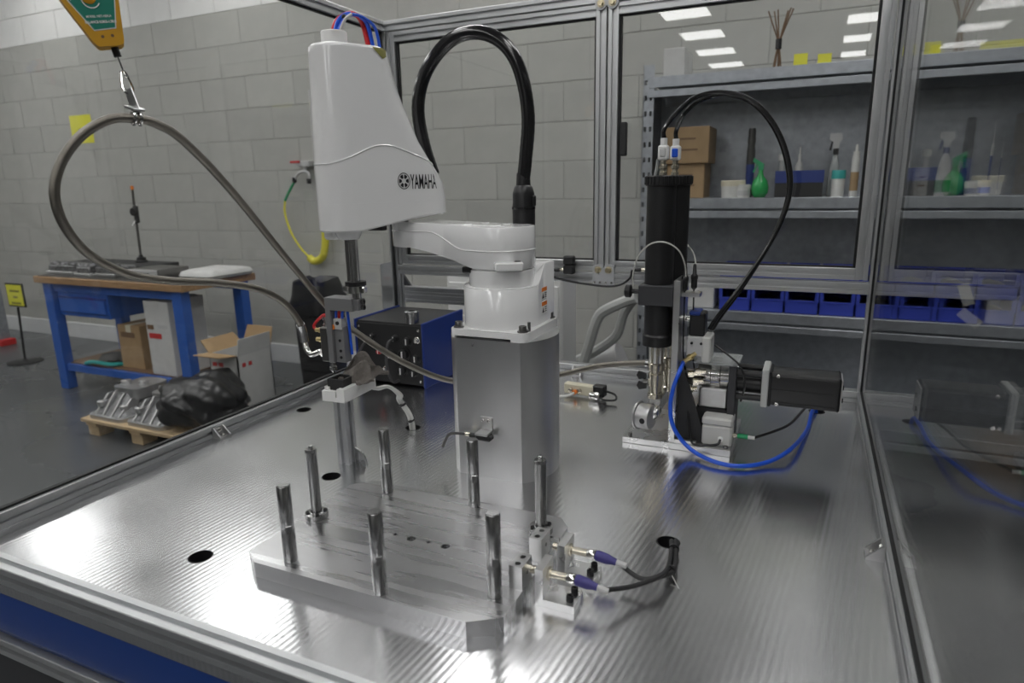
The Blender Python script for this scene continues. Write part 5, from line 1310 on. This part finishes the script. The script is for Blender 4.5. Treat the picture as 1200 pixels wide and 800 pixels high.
# white cabinet and trolley behind the enclosure
cy_ = 2.35; c0x, c1x = at(523, 330, 'y', cy_).x, at(659, 335, 'y', cy_).x; ctz = at(540, 322, 'y', cy_).z
wcab = thing('white_cabinet', 'white storage cabinet with shallow drawers standing behind the back windows', 'cabinet', ((c0x+c1x)/2, cy_+.085, 0))
MB().bb(c0x, c1x, cy_, cy_+.17, .03, ctz, .008).build('body', 'white_plastic', wcab); MB().bb(c0x+.03, c1x-.03, cy_+.02, cy_+.15, 0, .03).build('plinth', 'black', wcab, smooth=0)
nd = 7; dz = (ctz-.07)/nd
for i in range(nd):
    do = MB().bb(c0x+.015, c1x-.015, cy_-.006, cy_+.002, .05+i*dz, .05+(i+1)*dz-.010, .002).build('drawer', 'white_plastic', wcab)
    MB().bb(c1x-.12, c1x-.05, cy_-.012, cy_-.006, .05+(i+.45)*dz, .05+(i+.55)*dz, .001).build('handle', 'light_grey', do)
q = at(641, 329, 'y', cy_-.01); MB().bb(q.x-.018, q.x+.018, cy_-.008, cy_-.0062, ctz-.035, ctz-.02).build('red_label', 'print_red', wcab, smooth=0)
ty = 2.75
tr = thing('hand_trolley', 'light grey trolley with bent flat tube handles behind the back rail', 'trolley', (at(700, 430, 'y', ty).x, ty+.1, 0))
MB().tube([at(745, 349, 'y', ty), at(728, 355, 'y', ty), at(707, 365, 'y', ty), at(699, 376, 'y', ty), at(692, 398, 'y', ty), at(684, 424, 'y', ty), at(672, 470, 'y', ty), Vector((at(672, 470, 'y', ty).x-.03, ty, .06))], .024, n=8, sub=5, ellip=.8).build('handle', 'grey_paint', tr)
MB().tube([at(742, 351, 'y', ty+.06), at(731, 367, 'y', ty+.06), at(722, 393, 'y', ty+.06), at(700, 410, 'y', ty+.06), at(674, 424, 'y', ty+.06), at(655, 440, 'y', ty+.06), Vector((at(655, 440, 'y', ty).x, ty+.06, .06))], .022, n=8, sub=5, ellip=.8).build('handle', 'grey_paint', tr)
q = at(712, 428, 'y', ty+.14); MB().cyl(q+Vector((-.16, 0, -.06)), q+Vector((.07, 0, .04)), .075, n=24).build('roller', 'light_grey', tr)
MB().bb(q.x-.25, q.x+.05, ty-.03, ty+.25, .05, .09, .004).build('deck', 'grey_paint', tr)
MB().bb(q.x-.12, q.x-.06, ty+.10, ty+.18, .08, q.z-.04).build('roller_post', 'grey_paint', tr, smooth=0)
for dx in (-.2, 0):
    for dy in (0, .2): MB().cyl((q.x+dx-.012, ty+dy, .032), (q.x+dx+.012, ty+dy, .032), .032, n=16).build('castor', 'black', tr)

# ================================================================== BACKGROUND: STORAGE RACK
RY, RD = 3.48, .44
rx0 = at(754, 100, 'y', RY).x; rx1 = rx0+2.35; pw = .055
SZ = [T+1.08, T+.487, T-.080, .18]          # shelf tops
rack = thing('storage_rack', 'galvanised slotted steel storage rack with deep shelves behind the enclosure', 'shelf', ((rx0+rx1)/2, RY+RD/2, 0))
rtop = at(762, 76, 'y', RY).z
def slotted(x0, x1, y0, y1, z0, z1, cuts):
    """flat upright with two columns of punched slots: strips and bridges around the openings"""
    m_ = MB(); xa = sorted({c[0] for c in cuts}); xb = sorted({c[1] for c in cuts}); zs_ = sorted({(c[2], c[3]) for c in cuts})
    e = [x0]+[v for p in zip(xa, xb) for v in p]+[x1]
    for k in range(0, len(e), 2): m_.bb(e[k], e[k+1], y0, y1, z0, z1)
    for k in range(1, len(e)-1, 2):
        lo = z0
        for a, b_ in zs_+[(z1, z1)]: m_.bb(e[k], e[k+1], y0, y1, lo, a); lo = b_
    return m_
for x in (rx0, rx1-pw):
    for y in (RY, RY+RD-.04):
        s_ = 1 if y == RY else -1
        po = MB()
        yp = y if s_ > 0 else y+.036
        if y == RY:
            cuts = []; z_ = .2
            while z_ < rtop-.04: cuts += [(x+.008, x+.020, z_, z_+.024), (x+.034, x+.046, z_, z_+.024)]; z_ += .075
            po = slotted(x, x+pw, yp, yp+.004, 0, rtop, cuts)
        else: po.bb(x, x+pw, yp, yp+.004, 0, rtop)
        po.bb(x if x < .5 else x+pw-.004, x+.004 if x < .5 else x+pw, y, y+.04, 0, rtop)
        po.build('post', 'galvanised', rack, smooth=0)
for z_ in SZ:
    sh = MB().bb(rx0+.004, rx1-.004, RY+.004, RY+RD-.004, z_-.012, z_).build('shelf_board', 'galvanised', rack, smooth=0)
    MB().bb(rx0+pw*.5, rx1-pw*.5, RY-.004, RY+.004, z_-.050, z_+.002, .002).build('shelf_lip', 'galvanised', rack)
    MB().bb(rx0+pw*.5, rx1-pw*.5, RY-.006, RY+.004, z_-.096, z_-.062, .002).build('shelf_beam', 'galvanised', rack)
    MB().bb(rx0+pw*.5, rx1-pw*.5, RY+RD-.02, RY+RD-.004, z_-.096, z_-.010, .002).build('rear_beam', 'galvanised', rack)
MB().bb(rx0+.01, rx1-.01, RY+RD-.003, RY+RD+.001, .1, SZ[0]-.01).build('back_panel', 'galvanised', rack, smooth=0)  # back panel added to darken the inside of the rack
MB().bb(rx0+.001, rx0+.004, RY+.04, RY+RD-.04, .1, SZ[0]-.02).build('side_panel', 'galvanised', rack, smooth=0)  # both side panels added too, to keep light out of the shelves
MB().bb(rx1-.004, rx1-.001, RY+.04, RY+RD-.04, .1, SZ[0]-.02).build('side_panel', 'galvanised', rack, smooth=0)  # the other added side panel, also to keep light out of the shelves
def ext(u0, u1, v0, v1, y):
    a, b_ = at(u0, v1, 'y', y), at(u1, v0, 'y', y); return (a.x+b_.x)/2, abs(b_.x-a.x), b_.z
# top of the rack
a = at(778, 60, 'y', RY+.04); b_ = at(803, 60, 'y', RY+.04); tz = at(790, 56, 'y', RY+.04).z
wbx = thing('white_box', 'white carton on top of the rack above its slotted post', 'box', ((a.x+b_.x)/2, RY+.15, SZ[0])); MB().bb(a.x, b_.x, RY+.04, RY+.27, SZ[0], max(tz, SZ[0]+.09), .003).build('carton', 'white_box', wbx); MB().bb(a.x-.001, b_.x+.001, RY+.14, RY+.17, SZ[0]+.04, max(tz, SZ[0]+.09)+.001).build('tape', 'offwhite', wbx, smooth=0)
q = at(911, 72, 'y', RY+.12)
rd = thing('reed_bundle', 'bundle of thin dark reeds tied together standing on top of the rack', 'reeds', (q.x, RY+.12, SZ[0]))
zt_ = at(911, 12, 'y', RY+.12).z; zm = at(911, 52, 'y', RY+.12).z
for dx, dy in ((-.055, 0), (-.03, .02), (-.012, -.01), (.055, .0), (.03, .03), (.045, -.02)):
    MB().tube([(q.x-dx*.35, RY+.12-dy*.3, SZ[0]), (q.x, RY+.12, zm), (q.x+dx, RY+.12+dy, zt_)], .0035, n=6, sub=4).build('reed', 'carton_dark', rd)
MB().lathe((q.x, RY+.12, zm-.022), [(.014, 0), (.014, .045)], n=12).build('binding', 'black', rd)
for u0, u1, lab in ((930, 947, 'yellow card standing on the rack top next to the reed bundle'), (958, 975, 'yellow card standing on the rack top near the window frame'), (1068, 1074, 'narrow yellow card on the rack top beyond the corner post'), (1088, 1104, 'yellow card on the rack top beyond the side pane'), (1146, 1205, 'long yellow strip standing on the rack top beyond the side pane')):
    x_, w_, z_ = ext(u0, u1, 62 if u1 < 1000 else 52 if u1 < 1110 else 46, 72, RY+.06)
    cdo = thing('yellow_card', lab, 'card', (x_, RY+.06, SZ[0]))
    MB().bb(x_-w_/2, x_+w_/2, RY+.058, RY+.061, SZ[0], max(z_, SZ[0]+.04)).build('card', 'yellow_paper', cdo, smooth=0); MB().bb(x_-w_/2, x_+w_/2, RY+.05, RY+.085, SZ[0], SZ[0]+.003).build('card_foot', 'yellow_paper', cdo, smooth=0)
# second shelf
S2 = SZ[1]
def tub(u0, u1, vt, y, label, m_, lid, band=None):
    x_, w_, z_ = ext(u0, u1, vt, 232, y); r = w_/2; H_ = z_-S2; t_ = thing('tub', label, 'tub', (x_, y, S2))
    MB().lathe((x_, y, S2), [(r*.9, 0), (r*.95, H_*.68), (r*.93, H_*.7)], n=24).build('pot', m_, t_)
    MB().lathe((x_, y, S2+H_*.68), [(r, 0), (r, H_*.28), (r*.94, H_*.32), (0, H_*.32)], n=24).build('lid', lid, t_)
    if band: MB().lathe((x_, y, S2+H_*.18), [(r*.96, 0), (r*.975, H_*.38)], n=24).build('label_band', band, t_)
tub(844, 874, 211, RY+.07, 'cream tub with a wide cream lid on the rack shelf beside the green sprayer', 'bottle_white', 'cream')
tub(862, 880, 216, RY+.045, 'small white tub with label tucked between cream tub and green sprayer', 'bottle_white', 'bottle_white', 'light_grey')
tub(1128, 1146, 213, RY+.05, 'white tub with blue label on the rack shelf beyond the side pane', 'bottle_white', 'bottle_white', 'blue_dark')
tub(1143, 1162, 211, RY+.06, 'pale tub with bright blue label and cream lid beyond the side pane', 'bottle_white', 'cream', 'blue_tube')
tub(972, 992, 199, RY+.07, 'teal and white can on the rack shelf in front of the clear sprayer', 'bottle_white', 'teal')
def bottle(u0, u1, vt, y, label, body, cap, neck=.35, shoulder=.62, capw=.42, band=None, name='bottle'):
    x_, w_, z_ = ext(u0, u1, vt, 232, y); r = w_/2; H_ = z_-S2; t_ = thing(name, label, 'bottle' if name == 'bottle' else 'can', (x_, y, S2))
    MB().lathe((x_, y, S2), [(r*.95, 0), (r, .006), (r, H_*shoulder), (r*.8, H_*(shoulder+.07)), (r*neck, H_*(shoulder+.13)), (r*neck, H_*.86), (0, H_*.86)], n=20).build('body', body, t_)
    MB().lathe((x_, y, S2+H_*.84), [(r*capw, 0), (r*capw, H_*.12), (r*capw*.8, H_*.16), (0, H_*.16)], n=16).build('cap', cap, t_)
    if band: MB().lathe((x_, y, S2+H_*.12), [(r*1.01, 0), (r*1.01, H_*.36)], n=20).build('label_band', band, t_)
    return t_
bottle(872, 887, 150, RY+.20, 'black and dark blue aerosol can standing at the back of the rack shelf', 'rack_dark', 'black', .95, .68, .9, 'blue_dark', 'aerosol_can')
bottle(994, 1010, 169, RY+.06, 'white aerosol can with orange stripe beside the window stile', 'bottle_white', 'bottle_white', .85, .74, .4, 'cardboard', 'aerosol_can')
bottle(908, 923, 180, RY+.30, 'white bottle with broad cap behind the black crate', 'light_grey', 'bottle_white', .5, .5, .9)
bottle(929, 943, 172, RY+.30, 'pale bottle with pointed nozzle behind the black crate', 'bottle_white', 'bottle_white', .4, .6, .2)
bottle(1054, 1068, 150, RY+.10, 'grey white bottle with blue collar beyond the corner post', 'light_grey', 'blue_dark', .5, .6, .55)
bottle(1120, 1136, 182, RY+.24, 'green and dark blue bottle behind the white sprayer', 'blue_dark', 'green_hose', .4, .6, .5)
def sprayer(u0, u1, vt, y, label, body, head, collar, band=None):
    x_, w_, z_ = ext(u0, u1, vt, 232, y); r = w_/2; H_ = z_-S2; t_ = thing('spray_bottle', label, 'spray bottle', (x_, y, S2))
    hb = H_*.62
    MB().loft([[(x_+(a)*k, y+b_*k*.7, S2+zz_) for a, b_ in rrect(-r, r, -r, r, r*.6, 4)] for zz_, k in ((0, .9), (.008, 1), (hb*.42, .97), (hb*.55, .78), (hb*.75, .72), (hb*.93, .45), (hb, .30))]).build('body', body, t_, smooth=50)
    MB().cyl((x_, y, S2+hb), (x_, y, S2+hb+H_*.09), r*.42, n=14).build('collar', collar, t_)
    MB().prism_dir([(-r*.5, 0), (r*.35, 0), (r*.45, H_*.07), (r*.9, H_*.14), (r*.7, H_*.22), (-r*1.05, H_*.22), (-r*1.1, H_*.13), (-r*.45, H_*.09)], (x_, y-.012, S2+hb+H_*.09), (1, 0, 0), (0, 0, 1), (0, .024, 0)).build('spray_head', head, t_, smooth=0)
    MB().prism_dir([(0, 0), (.007, 0), (.0, -H_*.16), (-.010, -H_*.15)], (x_-r*.72, y-.005, S2+hb+H_*.22), (1, 0, 0), (0, 0, 1), (0, .010, 0)).build('trigger', collar, t_, smooth=0)
    if band: MB().loft([[(x_+a*1.01, y+b_*.71, S2+zz_) for a, b_ in rrect(-r, r, -r, r, r*.6, 4)] for zz_ in (hb*.1, hb*.38)]).build('label_band', band, t_, smooth=50)
sprayer(967, 990, 150, RY+.16, 'clear spray bottle with grey and black trigger head behind the teal can', 'clear', 'light_grey', 'black')
sprayer(1093, 1122, 148, RY+.05, 'white trigger spray bottle with green contents and blue collar beyond the side pane', 'bottle_white', 'bottle_white', 'blue_dark', 'green_liquid')
# round green sprayer
x_, w_, z_ = ext(879, 903, 184, 232, RY+.045); r = w_/2; H_ = z_-S2; y = RY+.06
gs = thing('round_sprayer', 'round bright green plant sprayer on the rack shelf', 'spray bottle', (x_, y, S2))
MB().lathe((x_, y, S2), [(r*.6, 0), (r*.95, H_*.12), (r, H_*.25), (r*.85, H_*.42), (r*.4, H_*.54), (r*.26, H_*.62), (r*.26, H_*.70)], n=24).build('body', 'green_plastic', gs, smooth=60)
MB().prism_dir([(-r*.25, H_*.68), (r*.3, H_*.68), (r*.35, H_*.84), (-r*.1, H_*.90), (-r*.85, H_*1.0), (-r*.95, H_*.9), (-r*.35, H_*.82)], (x_, y-.010, S2), (1, 0, 0), (0, 0, 1), (0, .020, 0)).build('spray_head', 'green_hose', gs, smooth=0)
MB().prism_dir([(-r*.5, H_*.86), (-r*.35, H_*.84), (-r*.75, H_*.62), (-r*.95, H_*.64)], (x_, y-.005, S2), (1, 0, 0), (0, 0, 1), (0, .010, 0)).build('trigger', 'green_hose', gs, smooth=0)
# dark crate with blue rim
x_, w_, z_ = ext(907, 966, 199, 232, RY+.05); H_ = z_-S2
cr = thing('black_crate', 'black crate with blue upper band on the rack shelf', 'crate', (x_, RY+.15, S2))
c_ = MB(); x0, x1 = x_-w_/2, x_+w_/2
for a in ((x0, x1, RY+.04, RY+.05), (x0, x1, RY+.25, RY+.26), (x0, x0+.01, RY+.05, RY+.25), (x1-.01, x1, RY+.05, RY+.25)): c_.bb(*a, S2, S2+H_*.55)
c_.bb(x0, x1, RY+.04, RY+.26, S2, S2+.008); c_.build('crate', 'black', cr, smooth=0)
c_ = MB()
for a in ((x0, x1, RY+.038, RY+.05), (x0, x1, RY+.25, RY+.262), (x0-.002, x0+.01, RY+.05, RY+.25), (x1-.01, x1+.002, RY+.05, RY+.25)): c_.bb(*a, S2+H_*.55, S2+H_)
c_.build('rim', 'blue_dark', cr, smooth=0)
def shelf_box(u0, u1, vt, vb, y, d, label, m_, z0=None, name='cardboard_box'):
    a, b_ = at(u0, vb, 'y', y), at(u1, vt, 'y', y); z0 = S2 if z0 is None else z0
    t_ = thing(name, label, 'box', ((a.x+b_.x)/2, y+d/2, z0))
    MB().bb(a.x, b_.x, y, y+d, z0, b_.z, .003).build('carton', m_, t_)
    MB().bb(a.x+(b_.x-a.x)*.25, a.x+(b_.x-a.x)*.75, y-.0015, y, z0+(b_.z-z0)*.35, z0+(b_.z-z0)*.40).build('printing', 'carton_dark', t_, smooth=0)
    MB().bb(a.x+(b_.x-a.x)*.3, a.x+(b_.x-a.x)*.7, y-.0015, y, z0+(b_.z-z0)*.65, z0+(b_.z-z0)*.70).build('printing', 'carton_dark', t_, smooth=0)
    return b_.z
zl = shelf_box(780, 826, 191, 232, RY+.10, .22, 'brown cardboard box on the rack shelf carrying another box', 'cardboard')
shelf_box(778, 832, 147, 191, RY+.08, .26, 'lighter brown cardboard box stacked on another box in the rack', 'cardboard', zl)
shelf_box(1069, 1090, 196, 232, RY+.05, .12, 'small grey box with red foot beyond the corner post', 'offwhite', name='small_box')
# sealant tubes
for u0, u1, vt, y, lab in ((1153, 1170, 140, RY+.09, 'white blue sealant cartridge with long nozzle on the rack shelf'), (1166, 1180, 145, RY+.16, 'sealant cartridge with long nozzle behind another one')):
    x_, w_, z_ = ext(u0, u1, vt, 232, y); r = w_/2; H_ = z_-S2; t_ = thing('sealant_cartridge', lab, 'cartridge', (x_, y, S2))
    MB().lathe((x_, y, S2), [(r*.95, 0), (r*.95, H_*.62), (r, H_*.63), (r, H_*.68), (r*.3, H_*.70), (r*.3, H_*.72)], n=20).build('tube', 'bottle_white', t_); MB().lathe((x_, y, S2+H_*.72), [(r*.4, 0), (r*.12, H_*.28), (0, H_*.28)], n=12).build('nozzle', 'bottle_white', t_)
    MB().lathe((x_, y, S2+H_*.08), [(r*.965, 0), (r*.965, H_*.45)], n=20).build('label_band', 'blue_dark', t_)
# blue open front bins, two rows stacked
S3 = SZ[2]
bw = .150; bh = .112; bd = .24
protoB = thing('storage_bin', 'blue open fronted plastic storage bin in a stacked row on the rack shelf', 'bin', (0, 0, 0), 'blue bins on the rack shelf')
c_ = MB(); tk = .004
c_.bb(-bw/2, bw/2, 0, bd, 0, tk); c_.bb(-bw/2, bw/2, bd-tk, bd, 0, bh)
for s in (-1, 1): c_.prism_dir([(0, 0), (bd, 0), (bd, bh), (.05, bh), (.0, bh*.62)], (s*(bw/2-tk/2)-tk/2, 0, 0), (0, 1, 0), (0, 0, 1), (tk, 0, 0))
c_.bb(-bw/2, bw/2, 0, tk, 0, bh*.58); c_.build('tray', 'blue_bin', protoB, smooth=0)
c_ = MB(); c_.bb(-bw/2-.003, bw/2+.003, -.004, .002, bh*.52, bh*.60, .001); c_.bb(-bw/2-.002, -bw/2+.014, -.004, .002, bh*.55, bh, .001); c_.bb(bw/2-.014, bw/2+.002, -.004, .002, bh*.55, bh, .001); c_.build('rim', 'blue_bin', protoB)
MB().blob((0, bd/2, bh*.35), (bw*.8, bd*.7, bh*.6), 12, .15, 2).build('contents', 'steel_dark', protoB)
ORD = ['first', 'second', 'third', 'fourth', 'fifth', 'sixth', 'seventh', 'eighth', 'ninth', 'tenth', 'eleventh']
first = True
xb0 = at(843, 350, 'y', RY+.03).x
for row in range(2):
    for i in range(11):
        o = protoB if first else copy_tree(protoB); first = False
        o.location = (xb0+bw/2+i*.158, RY+.03, S3+.001+row*(bh+.002))
        o['label'] = 'blue open fronted storage bin, %s from the small white box, %s row in the rack' % (ORD[i], ('lower', 'upper')[row])
# white paper tags hanging on the bins and a white box
q = at(848, 350, 'y', RY+.04)
wv = thing('white_box', 'small white box left of the blue bins in the rack', 'box', (q.x-.09, RY+.14, S3)); MB().bb(q.x-.20, q.x-.05, RY+.05, RY+.25, S3, S3+.16, .004).build('carton', 'white_box', wv); MB().bb(q.x-.14, q.x-.11, RY+.049, RY+.251, S3+.12, S3+.161).build('tape', 'offwhite', wv, smooth=0)
for u, v, rz, lab in ((1132, 345, -.35, 'white paper slip leaning on the blue bins beyond the side pane'), (1135, 372, -.9, 'white paper slip lying on the rack lip below the bins')):
    q = at(u, v, 'y', RY+.014)
    t_ = MB().box((q.x, RY+.013 if v < 360 else RY-.008, q.z), (.045, .002, .10), 0, M=Matrix.Rotation(rz, 4, 'Y')).build('paper_slip', 'white_box', smooth=0); tag(t_, lab, 'paper')
